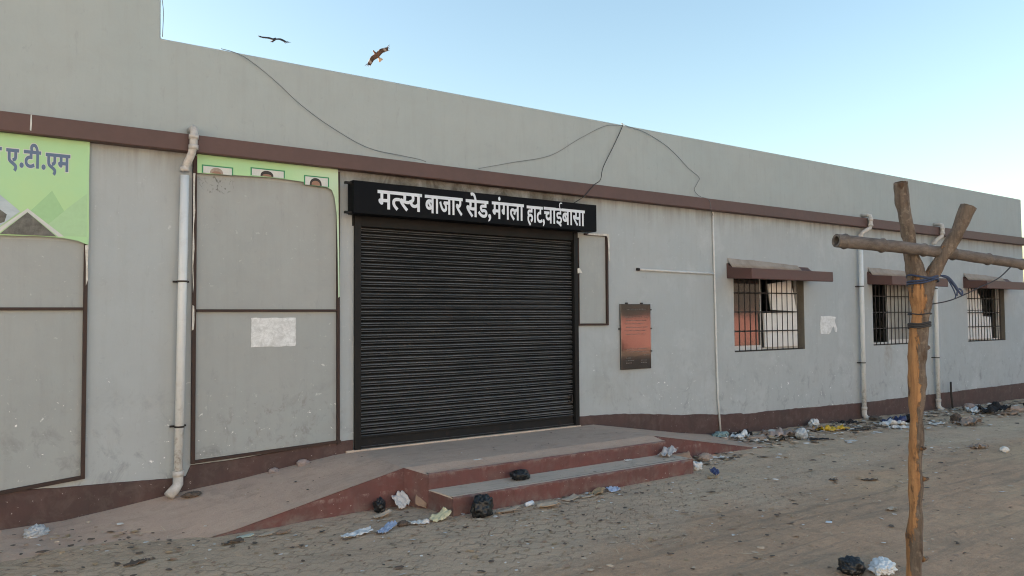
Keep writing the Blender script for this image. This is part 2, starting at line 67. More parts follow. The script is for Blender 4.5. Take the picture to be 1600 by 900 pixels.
    'Hए': ('630,684 630,489 536,489 536,379 535,345 532,313 527,284 518,257 506,231 488,205 446,166 391,141 275,121 233,314 307,329 316,332 323,334 325,334 327,337 328,340 329,345 330,359 331,381 331,489 222,489 222,353 222,326 223,303 225,285 227,273 229,264 231,259 234,255 238,250 245,244 256,236 272,225 291,214 402,151 443,125 479,98 508,68 531,32 544,-9 548,-52 546,-88 538,-122 526,-153 514,-179 502,-201 459,-268 281,-163 322,-96 329,-84 336,-73 339,-64 340,-59 341,-55 341,-52 336,-47 326,-39 310,-29 288,-15 259,2 171,53 144,70 118,88 94,108 72,131 53,158 37,188 26,225 19,268 17,315 17,489 -62,489 -62,684', '75,0,76 75,1,0 74,1,75 73,24,74 24,1,74 73,25,24 23,1,24 22,2,23 2,1,23 22,3,2 21,3,22 21,4,3 20,4,21 73,26,25 19,4,20 19,5,4 18,5,19 17,5,18 16,5,17 15,5,16 14,5,15 13,5,14 73,27,26 72,27,73 12,35,13 35,5,13 35,6,5 72,28,27 72,29,28 35,7,6 72,30,29 71,30,72 71,31,30 71,32,31 35,8,7 71,33,32 71,34,33 71,35,34 71,12,35 12,36,35 12,37,36 70,12,71 12,38,37 69,12,70 68,12,69 12,11,38'),
    'Bट': ('549,652 549,521 401,521 401,319 316,319 288,318 263,316 243,312 226,307 211,300 199,294 175,271 161,246 156,214 158,190 164,170 173,152 185,138 200,126 217,117 238,110 260,105 283,104 315,105 342,109 366,115 390,124 415,135 472,163 520,30 463,6 430,-5 396,-16 360,-24 324,-28 286,-30 238,-27 192,-17 149,-1 111,21 78,50 51,85 32,125 20,171 16,220 20,267 34,310 56,347 85,379 119,405 158,425 200,439 243,447 287,450 260,450 260,521 -30,521 -30,652', '56,0,57 56,1,0 55,1,56 54,2,55 2,1,55 54,53,2 53,3,2 52,3,53 51,3,52 50,3,51 49,3,50 48,3,49 47,3,48 46,5,47 5,4,47 4,3,47 46,6,5 46,7,6 46,8,7 45,8,46 45,9,8 45,10,9 45,11,10 45,12,11 44,12,45 44,13,12 43,13,44 43,14,13 43,15,14 42,15,43 42,16,15 27,29,28 42,17,16 42,18,17 26,29,27 42,19,18 41,19,42 25,29,26 41,20,19 24,29,25 41,21,20 23,29,24 41,22,21 22,29,23 41,29,22 40,29,41 39,29,40 39,30,29 38,30,39 38,31,30 37,31,38 37,32,31 37,33,32 36,33,37 36,34,33 35,34,36'),
    'Hट': ('581,684 581,489 433,489 433,287 317,287 290,286 268,284 251,281 237,276 225,271 218,268 200,251 192,236 188,213 190,196 194,182 200,170 208,161 218,153 230,146 246,141 264,137 284,136 312,137 336,141 357,146 378,154 401,164 490,207 560,13 475,-23 440,-36 404,-47 366,-55 326,-60 285,-62 233,-59 183,-48 136,-30 92,-5 55,28 24,68 1,114 -12,165 -16,220 -11,273 4,323 30,367 63,403 102,432 145,454 191,470 239,479 286,482 228,482 228,489 -62,489 -62,684', '56,0,57 56,1,0 55,1,56 54,2,55 2,1,55 54,53,2 53,3,2 52,3,53 51,3,52 50,3,51 49,3,50 48,3,49 47,3,48 46,3,47 45,5,46 5,4,46 4,3,46 45,6,5 45,7,6 45,8,7 45,9,8 44,9,45 44,10,9 44,11,10 44,12,11 44,13,12 43,13,44 43,14,13 27,29,28 43,15,14 43,16,15 43,17,16 42,17,43 26,29,27 42,18,17 25,29,26 42,19,18 42,20,19 24,29,25 42,21,20 23,29,24 42,22,21 22,29,23 42,29,22 41,29,42 40,29,41 39,29,40 39,30,29 38,30,39 38,31,30 37,31,38 37,32,31 37,33,32 36,33,37 36,34,33 35,34,36'),
    'Bी': ('-58,585 -204,585 -223,626 -232,650 -240,674 -246,698 -249,723 -250,749 -245,796 -228,839 -199,876 -160,904 -114,921 -61,926 -18,922 22,911 56,892 86,866 113,832 135,792 155,745 174,691 185,652 303,652 303,521 200,521 200,-30 59,-30 59,521 -30,521 -30,652 47,652 40,676 21,724 3,759 -14,780 -33,791 -58,795 -74,793 -86,788 -95,781 -102,769 -107,754 -109,732 -108,714 -105,697 -101,681 -94,664 -86,646', '12,14,13 12,15,14 11,15,12 11,16,15 10,16,11 10,17,16 9,17,10 9,18,17 8,18,9 8,37,18 37,19,18 7,38,8 38,37,8 36,19,37 7,39,38 36,20,19 35,20,36 7,40,39 7,41,40 34,20,35 7,42,41 33,20,34 7,43,42 6,43,7 33,21,20 6,44,43 32,21,33 5,44,6 5,45,44 4,45,5 4,46,45 32,22,21 4,47,46 31,22,32 3,47,4 3,48,47 29,31,30 29,22,31 29,23,22 29,24,23 2,48,3 2,0,48 1,0,2 28,24,29 27,25,28 25,24,28 27,26,25'),
    'Hी': ('-8,553 -225,553 -253,614 -263,640 -271,666 -277,692 -281,720 -282,750 -276,804 -256,855 -222,899 -176,933 -121,952 -61,958 -12,954 34,941 75,919 110,888 139,850 164,806 185,757 204,701 209,684 335,684 335,489 232,489 232,-62 27,-62 27,489 -62,489 -62,684 4,684 9,665 -8,711 -23,741 -35,755 -44,760 -59,762 -66,762 -71,759 -73,756 -75,748 -77,732 -76,718 -74,704 -70,691 -64,676 -57,659', '12,14,13 12,15,14 11,15,12 11,16,15 10,16,11 10,17,16 9,17,10 9,18,17 8,18,9 8,19,18 8,20,19 7,37,8 37,20,8 7,38,37 36,20,37 7,39,38 35,20,36 7,40,39 35,21,20 7,41,40 34,21,35 6,41,7 6,42,41 33,21,34 6,43,42 5,43,6 5,44,43 32,31,33 31,21,33 5,45,44 31,22,21 4,45,5 4,46,45 29,47,30 47,31,30 47,22,31 47,23,22 47,24,23 4,47,46 3,47,4 3,29,47 29,0,47 2,29,3 1,29,2 29,0,1'),
    'Bम': ('642,521 539,521 539,-30 398,-30 398,220 237,220 237,212 235,187 228,164 215,145 198,131 179,123 159,121 140,123 121,129 104,138 87,148 72,161 58,175 45,190 34,206 24,223 16,241 11,259 9,278 11,298 19,316 33,331 52,343 75,349 99,351 96,351 96,521 -30,521 -30,652 642,652 398,351 398,521 237,521 237,351', '33,35,34 33,0,35 32,0,33 31,38,32 38,0,32 31,39,38 37,0,38 36,1,37 1,0,37 36,2,1 30,39,31 29,39,30 29,36,39 29,4,36 4,2,36 28,4,29 27,4,28 26,4,27 25,4,26 24,4,25 23,4,24 22,4,23 21,4,22 20,5,21 5,4,21 20,6,5 3,2,4 20,7,6 19,7,20 18,7,19 18,8,7 17,8,18 17,9,8 16,9,17 15,9,16 15,10,9 14,10,15 14,11,10 13,11,14 13,12,11'),
    'Hम': ('674,489 571,489 571,-62 366,-62 366,188 269,188 269,210 267,181 257,150 238,123 214,104 188,92 160,89 133,91 109,99 88,110 68,123 51,137 34,153 20,171 7,189 -5,209 -14,230 -21,254 -23,279 -20,306 -8,333 11,356 39,373 70,381 98,383 64,383 64,489 -62,489 -62,684 674,684 366,383 366,489 269,489 269,383', '33,35,34 33,0,35 32,0,33 31,38,32 38,0,32 31,39,38 37,0,38 36,1,37 1,0,37 36,2,1 30,39,31 29,39,30 29,36,39 29,4,36 4,2,36 28,4,29 27,4,28 26,4,27 25,4,26 24,4,25 23,6,24 6,4,24 22,6,23 21,6,22 21,7,6 5,4,6 20,7,21 19,7,20 3,2,4 19,8,7 18,8,19 17,8,18 17,9,8 16,9,17 15,9,16 15,10,9 14,10,15 14,11,10 13,11,14 13,12,11'),
    'B.': ('201,-3 163,-41 109,-56 55,-41 17,-3 2,51 17,105 55,143 109,158 163,143 201,105 216,51', '7,9,8 6,9,7 6,10,9 5,10,6 5,11,10 4,11,5 4,0,11 3,0,4 3,1,0 2,1,3'),
    'H.': ('216,-11 171,-56 109,-73 47,-56 2,-11 -15,51 2,113 47,158 109,175 171,158 216,113 233,51', '7,9,8 6,9,7 6,10,9 6,11,10 5,11,6 4,11,5 4,0,11 3,0,4 3,1,0 2,1,3'),
    'Bन': ('-30,521 -30,652 599,652 599,521 496,521 496,-30 355,-30 355,268 234,268 234,243 232,221 225,199 212,181 194,168 174,160 152,158 129,161 106,171 84,185 64,203 46,222 30,244 18,268 10,293 7,318 9,339 16,359 29,377 49,390 72,397 97,399 355,399 355,521', '0,2,1 0,3,2 32,3,0 31,4,32 4,3,32 31,5,4 29,31,30 29,7,31 7,5,31 28,7,29 27,7,28 26,7,27 25,7,26 24,7,25 23,7,24 22,8,23 8,7,23 22,9,8 6,5,7 21,9,22 20,9,21 20,10,9 19,10,20 19,11,10 18,11,19 18,12,11 17,12,18 17,13,12 16,13,17 16,14,13 15,14,16'),
    'Hन': ('-62,489 -62,684 631,684 631,489 528,489 528,-62 323,-62 323,236 266,236 266,241 264,214 254,184 235,158 210,139 182,129 152,126 120,130 91,142 64,160 41,180 21,202 3,227 -12,255 -22,286 -25,318 -22,346 -12,374 7,400 35,419 66,429 96,431 323,431 323,489', '0,2,1 0,3,2 32,3,0 31,4,32 4,3,32 31,5,4 29,31,30 29,7,31 7,5,31 28,7,29 27,7,28 26,7,27 25,7,26 24,7,25 23,7,24 22,9,23 9,7,23 21,9,22 21,10,9 8,7,9 6,5,7 20,10,21 20,11,10 19,11,20 19,12,11 18,12,19 17,12,18 17,13,12 16,13,17 16,14,13 15,14,16'),
}

# ------------------------------------------------------------------ material helpers
class NT:
    """small helper round a material's node tree"""
    def __init__(s, name):
        s.m = bpy.data.materials.new(name); s.m.use_nodes = True
        s.t = s.m.node_tree; s.b = s.t.nodes['Principled BSDF']
    def n(s, kind, **kw):
        nd = s.t.nodes.new(kind)
        for k, v in kw.items():
            if k in nd.inputs: nd.inputs[k].default_value = v
            else: setattr(nd, k, v)
        return nd
    def l(s, a, b): s.t.links.new(a, b)
    def coord(s, scale=(1, 1, 1), which='Object'):
        tc = s.n('ShaderNodeTexCoord'); mp = s.n('ShaderNodeMapping')
        mp.inputs['Scale'].default_value = scale
        s.l(tc.outputs[which], mp.inputs['Vector']); return mp.outputs['Vector']
    def noise(s, vec, scale, detail=4, rough=0.6, dist=0.0):
        nd = s.n('ShaderNodeTexNoise'); nd.inputs['Scale'].default_value = scale
        nd.inputs['Detail'].default_value = detail; nd.inputs['Roughness'].default_value = rough
        nd.inputs['Distortion'].default_value = dist
        s.l(vec, nd.inputs['Vector']); return nd.outputs['Fac']
    def ramp(s, fac, *stops):
        nd = s.n('ShaderNodeValToRGB'); e = nd.color_ramp.elements
        while len(e) < len(stops): e.new(0.5)
        for i, (p, c) in enumerate(stops):
            e[i].position = p; e[i].color = (c, c, c, 1) if not hasattr(c, '__len__') else (*c, 1)
        s.l(fac, nd.inputs['Fac']); return nd.outputs['Color']
    def mix(s, fac, a, b, mode='MIX'):
        nd = s.n('ShaderNodeMix'); nd.data_type = 'RGBA'; nd.blend_type = mode; nd.clamp_result = False
        for sock, v in ((nd.inputs[0], fac), (nd.inputs[6], a), (nd.inputs[7], b)):
            if hasattr(v, 'links'): s.l(v, sock)
            elif hasattr(v, '__len__'): sock.default_value = (*v, 1)
            else: sock.default_value = v
        return nd.outputs[2]
    def math(s, op, a, b=0.0, c=0.0):
        nd = s.n('ShaderNodeMath'); nd.operation = op
        for sock, v in zip(nd.inputs, (a, b, c)):
            if hasattr(v, 'links'): s.l(v, sock)
            else: sock.default_value = v
        return nd.outputs[0]
    def maprange(s, v, a, b, c=0.0, d=1.0):
        nd = s.n('ShaderNodeMapRange'); s.l(v, nd.inputs[0])
        for i, q in enumerate((a, b, c, d)): nd.inputs[i + 1].default_value = q
        return nd.outputs[0]
    def xyz(s, vec):
        nd = s.n('ShaderNodeSeparateXYZ'); s.l(vec, nd.inputs[0]); return nd.outputs
    def bump(s, h, strength=0.3, dist=0.01, normal=None):
        nd = s.n('ShaderNodeBump'); nd.inputs['Strength'].default_value = strength; nd.inputs['Distance'].default_value = dist
        s.l(h, nd.inputs['Height'])
        if normal is not None: s.l(normal, nd.inputs['Normal'])
        return nd.outputs['Normal']
    def out(s, col=None, rough=None, normal=None, spec=None):
        if col is not None:
            if hasattr(col, 'links'): s.l(col, s.b.inputs['Base Color'])
            else: s.b.inputs['Base Color'].default_value = (*col, 1)
        if rough is not None:
            if hasattr(rough, 'links'): s.l(rough, s.b.inputs['Roughness'])
            else: s.b.inputs['Roughness'].default_value = rough
        if spec is not None: s.b.inputs['Specular IOR Level'].default_value = spec
        if normal is not None: s.l(normal, s.b.inputs['Normal'])
        return s.m

def simple(name, a, b=None, scale=8, rough=0.7, bump=0.15, spec=0.4, stretch=(1, 1, 1), lo=0.35, hi=0.65, bdist=0.004):
    k = NT(name); v = k.coord(stretch)
    b = b or tuple(x * 0.7 for x in a)
    f = k.noise(v, scale, 6, 0.65)
    fine = k.noise(v, scale * 9, 3, 0.6)
    col = k.mix(k.ramp(f, (lo, 0.0), (hi, 1.0)), a, b)
    col = k.mix(0.25, col, k.mix(fine, tuple(x * 0.6 for x in a), tuple(min(1, x * 1.35) for x in a)))
    return k.out(col, rough, k.bump(fine, bump, bdist), spec)

# ---- painted plaster of the facade
def plaster(name, base, dirt_low=True):
    k = NT(name); v = k.coord((1, 1, 1))
    big = k.noise(v, 0.55, 5, 0.6)
    mid = k.noise(v, 2.6, 6, 0.65, 0.4)
    fine = k.noise(v, 60, 4, 0.6)
    streak = k.noise(k.coord((5.5, 1, 0.45)), 2.4, 5, 0.6)
    col = k.mix(k.ramp(big, (0.35, 0.0), (0.68, 1.0)), base, tuple(x * f for x, f in zip(base, (0.93, 0.97, 0.99))))
    col = k.mix(k.ramp(mid, (0.40, 0.0), (0.74, 0.55)), col, tuple(x * 0.86 for x in base))
    col = k.mix(k.ramp(streak, (0.50, 0.0), (0.78, 0.30)), col, tuple(x * f for x, f in zip(base, (0.78, 0.77, 0.74))))
    sp = k.noise(k.coord((1, 1, 0.25)), 12, 4, 0.7)
    col = k.mix(k.ramp(sp, (0.60, 0.0), (0.74, 0.40)), col, tuple(x * 0.70 for x in base))
    dots = k.noise(v, 9, 6, 0.75, 0.5)
    col = k.mix(k.ramp(dots, (0.60, 0.0), (0.70, 0.35)), col, tuple(x * 0.74 for x in base))
    if dirt_low:
        z = k.xyz(k.coord())[2]
        low = k.maprange(z, 0.25, 1.35, 1.0, 0.0)
        sm = k.noise(k.coord((1, 1, 0.8)), 4.6, 7, 0.72, 0.5)
        smudge = k.math('MULTIPLY', k.ramp(sm, (0.53, 0.0), (0.68, 0.8)), low)
        col = k.mix(smudge, col, tuple(x * 0.52 for x in base))
        # splashes of whitewash low on the wall
        wsp = k.noise(k.coord((1, 1, 1.2)), 17, 5, 0.7, 0.6)
        patch = k.noise(k.coord(), 1.1, 2, 0.5)
        ws = k.math('MULTIPLY', k.ramp(wsp, (0.645, 0.0), (0.675, 0.95)), k.ramp(patch, (0.40, 0.0), (0.55, 1.0)))
        ws = k.math('MULTIPLY', ws, k.maprange(z, 0.9, 1.6, 1.0, 0.25))
        col = k.mix(ws, col, (0.84, 0.85, 0.84))
        # patches where the paint has bleached
        pl = k.noise(k.coord((0.8, 1, 0.7)), 1.7, 6, 0.7, 0.3)
        x = k.xyz(k.coord())[0]
        pm = k.math('MULTIPLY', k.ramp(pl, (0.52, 0.0), (0.66, 0.5)), k.maprange(x, 6.0, 7.0, 0.15, 1.0))
        col = k.mix(pm, col, tuple(min(1, c * 1.2) for c in base))
        def blot(cx, cz, rx, rz, scale, lo, hi, amt, c):
            dx = k.math('DIVIDE', k.math('SUBTRACT', x, cx), rx); dz = k.math('DIVIDE', k.math('SUBTRACT', z, cz), rz)
            d = k.math('ADD', k.math('MULTIPLY', dx, dx), k.math('MULTIPLY', dz, dz))
            f = k.ramp(k.noise(k.coord((1, 1, 0.8)), scale, 5, 0.7, 0.6), (lo, 0.0), (hi, amt))
            return k.mix(k.math('MULTIPLY', k.maprange(d, 1.0, 0.4, 0.0, 1.0), f), col, c)
        col = blot(1.84, 2.96, 0.20, 0.10, 26, 0.56, 0.62, 0.65, (0.05, 0.045, 0.04))      # dark splatter under the torn banner
        col = blot(2.45, 0.75, 0.70, 0.30, 11, 0.54, 0.64, 0.45, (0.20, 0.19, 0.18))        # grimy hand height smudges
        col = blot(4.7, 3.16, 1.9, 0.16, 4, 0.30, 0.60, 0.85, (0.055, 0.045, 0.035))       # soot over the signboard
        col = blot(13.35, 0.98, 0.16, 0.30, 5, 0.35, 0.6, 0.5, (0.24, 0.20, 0.15))         # rust run under a sill
        col = blot(6.75, 0.95, 0.5, 0.45, 3, 0.40, 0.65, 0.35, (0.28, 0.29, 0.27))
        # rain soot below the projecting band
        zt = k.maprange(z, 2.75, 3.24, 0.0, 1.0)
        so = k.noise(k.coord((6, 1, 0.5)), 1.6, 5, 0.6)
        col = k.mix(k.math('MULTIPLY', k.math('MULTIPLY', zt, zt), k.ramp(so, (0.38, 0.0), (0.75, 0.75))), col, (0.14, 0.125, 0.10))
    h = k.math('ADD', k.math('MULTIPLY', mid, 2.0), k.math('MULTIPLY', fine, 0.25))
    return k.out(col, 0.82, k.bump(h, 0.25, 0.006), 0.25)

M = {}
M['plaster'] = plaster('wall_plaster', (0.388, 0.414, 0.424))
M['sheet_grey'] = plaster('grey_painted_sheet', (0.345, 0.360, 0.355))
M['parapet'] = plaster('parapet_plaster', (0.362, 0.392, 0.388), dirt_low=False)
M['brown'] = simple('brown_band_paint', (0.112, 0.064, 0.057), (0.090, 0.056, 0.050), 1.6, 0.62, 0.2, 0.35)
M['shade_paint'] = simple('sunshade_paint', (0.108, 0.053, 0.046), (0.092, 0.053, 0.046), 2.5, 0.62, 0.2, 0.35)
M['fillet'] = simple('cement_fillet', (0.340, 0.297, 0.255), (0.230, 0.196, 0.166), 5, 0.85)
M['red_paint'] = None
def plinth_mat(name, a, b, dust, amount, worn=()):
    k = NT(name); v = k.coord()
    f = k.noise(v, 1.8, 6, 0.65); g = k.noise(v, 7, 7, 0.7, 0.5); st = k.noise(k.coord((9, 9, 0.7)), 1.5, 4, 0.6); fine = k.noise(v, 70, 3)
    col = k.mix(k.ramp(f, (0.35, 0.0), (0.65, 1.0)), a, b)
    col = k.mix(k.ramp(st, (0.50, 0.0), (0.75, 0.5)), col, tuple(x * 0.6 for x in a))
    col = k.mix(k.ramp(g, (0.48, 0.0), (0.75, amount)), col, dust)
    sp = k.noise(v, 34, 3, 0.6)
    col = k.mix(k.ramp(sp, (0.70, 0.0), (0.74, 0.7)), col, (0.55, 0.50, 0.46))
    if worn:
        wn_ = k.noise(k.coord((1, 1, 0.6)), 11, 6, 0.75); z = k.xyz(k.coord())[2]
        for top in worn:                         # paint scuffed off along the nosing
            near = k.math('MULTIPLY', k.maprange(z, top - 0.045, top, 0.0, 1.0), k.maprange(z, top + 0.002, top + 0.004, 1.0, 0.0))
            col = k.mix(k.math('MULTIPLY', near, k.ramp(wn_, (0.50, 0.0), (0.66, 0.8))), col, (0.36, 0.28, 0.25))
        low = k.math('MULTIPLY', k.maprange(z, 0.10, 0.0, 0.0, 1.0), k.ramp(g, (0.42, 0.05), (0.66, 0.8)))
        col = k.mix(low, col, dust)
    fd = k.noise(k.coord((3, 3, 1)), 2.2, 5, 0.7)
    col = k.mix(k.ramp(fd, (0.45, 0.0), (0.70, 0.35)), col, tuple(min(1, x * 1.25) for x in a))
    h = k.math('ADD', g, k.math('MULTIPLY', fine, 0.4))
    return k.out(col, 0.72, k.bump(h, 0.3, 0.006), 0.3)
M['plinth'] = plinth_mat('plinth_paint', (0.085, 0.048, 0.044), (0.067, 0.045, 0.042), (0.165, 0.127, 0.110), 0.5)
M['red_paint'] = plinth_mat('red_oxide_paint', (0.153, 0.061, 0.055), (0.120, 0.060, 0.055), (0.205, 0.170, 0.150), 0.35, (0.158, 0.306))

def dusty_concrete(name, a, b, c):
    k = NT(name); v = k.coord((1, 1, 1), 'Generated') if False else k.coord()
    f = k.noise(v, 1.3, 6, 0.65); g = k.noise(v, 6, 8, 0.75, 0.7); fine = k.noise(v, 90, 4, 0.65)
    st = k.noise(k.coord((0.8, 3.0, 1)), 3.2, 7, 0.72, 0.4)
    col = k.mix(k.ramp(f, (0.35, 0.0), (0.65, 1.0)), a, b)
    col = k.mix(k.ramp(g, (0.45, 0.0), (0.70, 0.6)), col, c)
    col = k.mix(k.ramp(st, (0.52, 0.0), (0.66, 0.6)), col, tuple(x * 0.66 for x in a))
    w2 = k.noise(k.coord((1, 1.6, 1)), 1.9, 7, 0.75, 0.9)
    col = k.mix(k.ramp(w2, (0.56, 0.0), (0.66, 0.45)), col, tuple(x * 0.60 for x in b))
    pb = k.noise(k.coord((1, 1.8, 1)), 30, 4, 0.6)
    col = k.mix(k.ramp(pb, (0.64, 0.0), (0.70, 0.7)), col, tuple(x * 0.38 for x in a))
    pl = k.noise(k.coord((1, 1.8, 1)), 37, 3, 0.6)
    col = k.mix(k.ramp(pl, (0.69, 0.0), (0.73, 0.6)), col, (0.62, 0.54, 0.47))
    col = k.mix(0.28, col, k.mix(fine, tuple(x * 0.4 for x in a), tuple(min(0.8, x * 1.7) for x in a)))
    h = k.math('ADD', g, k.math('MULTIPLY', fine, 0.6))
    return k.out(col, 0.95, k.bump(h, 0.6, 0.012), 0.1)
M['platform_top'] = dusty_concrete('dusty_platform_concrete', (0.490, 0.355, 0.276), (0.437, 0.314, 0.247), (0.533, 0.412, 0.325))
M['step_top'] = dusty_concrete('step_tread_concrete', (0.56, 0.435, 0.35), (0.50, 0.385, 0.31), (0.60, 0.48, 0.395))

# ---- ground: a dusty strip of interlocking pavers along the wall, bare brown dirt beyond it
def ground_mat():
    k = NT('dusty_ground'); v = k.coord(); x, y, z = k.xyz(v)
    f = k.noise(v, 0.55, 6, 0.65); g = k.noise(v, 3.2, 8, 0.72, 0.5); fine = k.noise(v, 38, 6, 0.72); grit = k.noise(v, 140, 3, 0.6)
    gg = k.noise(v, 9, 7, 0.75, 0.7)
    tr = k.noise(k.coord((0.25, 2.4, 1)), 1.5, 7, 0.7, 0.4)
    strip_ = k.mix(k.ramp(f, (0.36, 0.0), (0.64, 1.0)), (0.660, 0.510, 0.373), (0.626, 0.444, 0.327))
    strip_ = k.mix(k.ramp(g, (0.46, 0.0), (0.72, 0.7)), strip_, (0.458, 0.312, 0.224))
    strip_ = k.mix(k.ramp(tr, (0.50, 0.0), (0.68, 0.55)), strip_, (0.414, 0.279, 0.201))
    dirt = k.mix(k.ramp(f, (0.38, 0.0), (0.62, 1.0)), (0.660, 0.392, 0.253), (0.519, 0.325, 0.217))
    dirt = k.mix(k.ramp(g, (0.42, 0.0), (0.68, 0.8)), dirt, (0.382, 0.236, 0.160))
    dirt = k.mix(k.ramp(gg, (0.52, 0.0), (0.68, 0.65)), dirt, (0.305, 0.193, 0.129))
    dirt = k.mix(k.ramp(tr, (0.48, 0.0), (0.66, 0.5)), dirt, (0.352, 0.225, 0.154))
    # where reddish powder lies open
    red = k.math('MULTIPLY', k.maprange(x, 5.5, 8.5, 0.0, 1.0), k.maprange(y, -2.3, -3.2, 0.0, 1.0))
    red = k.math('MULTIPLY', red, k.ramp(k.noise(k.coord((0.5, 1.2, 1)), 1.0, 5, 0.6), (0.42, 0.0), (0.62, 0.7)))
    dirt = k.mix(red, dirt, (0.660, 0.458, 0.293))
    edge = k.math('ADD', y, k.math('MULTIPLY', k.math('SUBTRACT', k.noise(v, 0.8, 6, 0.65), 0.5), 2.0))
    edge = k.math('ADD', edge, k.math('MULTIPLY', k.math('SUBTRACT', gg, 0.5), 0.9))
    lim = k.maprange(x, 0.0, 9.0, -1.0, 0.0)          # the strip is wider at the near end
    m = k.maprange(k.math('SUBTRACT', edge, lim), -2.75, -2.2, 1.0, 0.0)
    col = k.mix(m, strip_, dirt)
    # paver joints: zigzag in both directions, mostly filled with dust
    zx = k.math('PINGPONG', x, 0.055); zy = k.math('PINGPONG', y, 0.055)
    wob = k.math('MULTIPLY', k.math('SUBTRACT', k.noise(v, 5, 4), 0.5), 0.05)
    xx = k.math('ADD', k.math('ADD', x, k.math('MULTIPLY', zy, 0.75)), wob); yy = k.math('ADD', k.math('ADD', y, k.math('MULTIPLY', zx, 0.75)), wob)
    cb = k.n('ShaderNodeCombineXYZ'); k.l(xx, cb.inputs[0]); k.l(yy, cb.inputs[1])
    br = k.n('ShaderNodeTexBrick'); k.l(cb.outputs[0], br.inputs['Vector'])
    br.inputs['Scale'].default_value = 1.0; br.inputs['Brick Width'].default_value = 0.22; br.inputs['Row Height'].default_value = 0.125
    br.inputs['Mortar Size'].default_value = 0.011; br.inputs['Mortar Smooth'].default_value = 0.6
    br.inputs['Color1'].default_value = (0, 0, 0, 1); br.inputs['Color2'].default_value = (0.5, 0.5, 0.5, 1); br.inputs['Mortar'].default_value = (1, 1, 1, 1)
    joint = br.outputs['Fac']
    paved = k.math('MULTIPLY', k.math('SUBTRACT', 1.0, m), k.maprange(x, 4.5, 9.0, 1.0, 0.12))
    cover = k.ramp(k.noise(v, 2.3, 7, 0.72, 0.5), (0.38, 1.0), (0.60, 0.05))
    cover2 = k.ramp(k.noise(v, 14, 5, 0.7), (0.40, 1.0), (0.66, 0.35))
    jm = k.math('MULTIPLY', k.math('MULTIPLY', k.math('MULTIPLY', joint, cover), cover2), paved)
    col = k.mix(k.math('MULTIPLY', paved, 0.35), col, k.mix(br.outputs['Color'], (0.611, 0.430, 0.321), (0.458, 0.332, 0.263)))
    col = k.mix(k.math('MULTIPLY', jm, 0.7), col, (0.198, 0.126, 0.088))
    cl = k.noise(k.coord((1, 1.5, 1)), 17, 7, 0.78, 0.9)        # trodden clods and scuffs
    col = k.mix(k.ramp(cl, (0.52, 0.0), (0.64, 0.42)), col, (0.191, 0.139, 0.111))
    col = k.mix(k.ramp(cl, (0.30, 0.45), (0.42, 0.0)), col, (0.650, 0.512, 0.412))
    rut = k.noise(k.coord((0.16, 3.2, 1)), 2.0, 6, 0.7, 0.6)
    col = k.mix(k.math('MULTIPLY', k.ramp(rut, (0.52, 0.0), (0.62, 0.55)), m), col, (0.213, 0.156, 0.124))
    # dark damp stains, crumbs, straw-coloured flecks
    wet = k.noise(k.coord((0.7, 1.6, 1)), 2.6, 7, 0.75, 0.8)
    col = k.mix(k.ramp(wet, (0.60, 0.0), (0.70, 0.55)), col, (0.213, 0.142, 0.101))
    fl = k.noise(k.coord((1, 2.2, 1)), 48, 3, 0.6)
    col = k.mix(k.ramp(fl, (0.68, 0.0), (0.72, 0.7)), col, (0.660, 0.608, 0.424))
    fd = k.noise(k.coord((1.6, 1, 1)), 36, 4, 0.6)
    col = k.mix(k.ramp(fd, (0.66, 0.0), (0.72, 0.6)), col, (0.153, 0.101, 0.069))
    col = k.mix(0.30, col, k.mix(k.ramp(grit, (0.3, 0.0), (0.7, 1.0)), (0.244, 0.154, 0.103), (0.660, 0.596, 0.413)))
    h = k.math('ADD', k.math('MULTIPLY', gg, 1.4), k.math('MULTIPLY', fine, 0.9))
    h = k.math('ADD', h, k.math('MULTIPLY', cl, 1.0))
    h = k.math('ADD', h, k.math('MULTIPLY', m, k.math('MULTIPLY', g, 1.5)))
    h = k.math('SUBTRACT', h, k.math('MULTIPLY', jm, 1.6))
    return k.out(col, 0.95, k.bump(h, 0.7, 0.025), 0.1)
M['ground'] = ground_mat()

# ---- shutter and metals
def shutter_mat():
    k = NT('black_shutter_paint'); v = k.coord()
    f = k.noise(k.coord((0.7, 1, 1.2)), 1.6, 6, 0.7, 0.4); g = k.noise(k.coord((0.6, 1, 6)), 4, 6, 0.7); fine = k.noise(v, 60, 3)
    col = k.mix(k.ramp(f, (0.35, 0.0), (0.65, 1.0)), (0.010, 0.012, 0.014), (0.016, 0.015, 0.0145))
    rust = k.noise(v, 7, 6, 0.7)
    col = k.mix(k.ramp(rust, (0.60, 0.0), (0.72, 0.5)), col, (0.055, 0.032, 0.022))
    # dust plus painted-in sky highlights on every upward lip of the slats
    ge = k.n('ShaderNodeNewGeometry'); nz = k.xyz(ge.outputs['Normal'])[2]
    amt = k.math('MULTIPLY', k.maprange(nz, 0.25, 0.75, 0.0, 1.0), k.ramp(g, (0.25, 0.55), (0.65, 1.0)))
    amt = k.math('MULTIPLY', amt, k.ramp(f, (0.30, 0.55), (0.60, 1.0)))
    col = k.mix(amt, col, (0.20, 0.195, 0.19))
    scr = k.noise(k.coord((0.5, 1, 3)), 9, 4, 0.7)
    col = k.mix(k.ramp(scr, (0.68, 0.0), (0.74, 0.5)), col, (0.16, 0.15, 0.14))
    return k.out(col, 0.6, k.bump(fine, 0.1, 0.002), 0.2)
M['shutter'] = shutter_mat()
M['black_metal'] = simple('black_painted_steel', (0.008, 0.009, 0.010), (0.016, 0.014, 0.013), 5, 0.55, 0.1, 0.2)
M['sign_black'] = simple('sign_black_enamel', (0.003, 0.004, 0.006), (0.006, 0.006, 0.007), 3, 0.6, 0.05, 0.1)
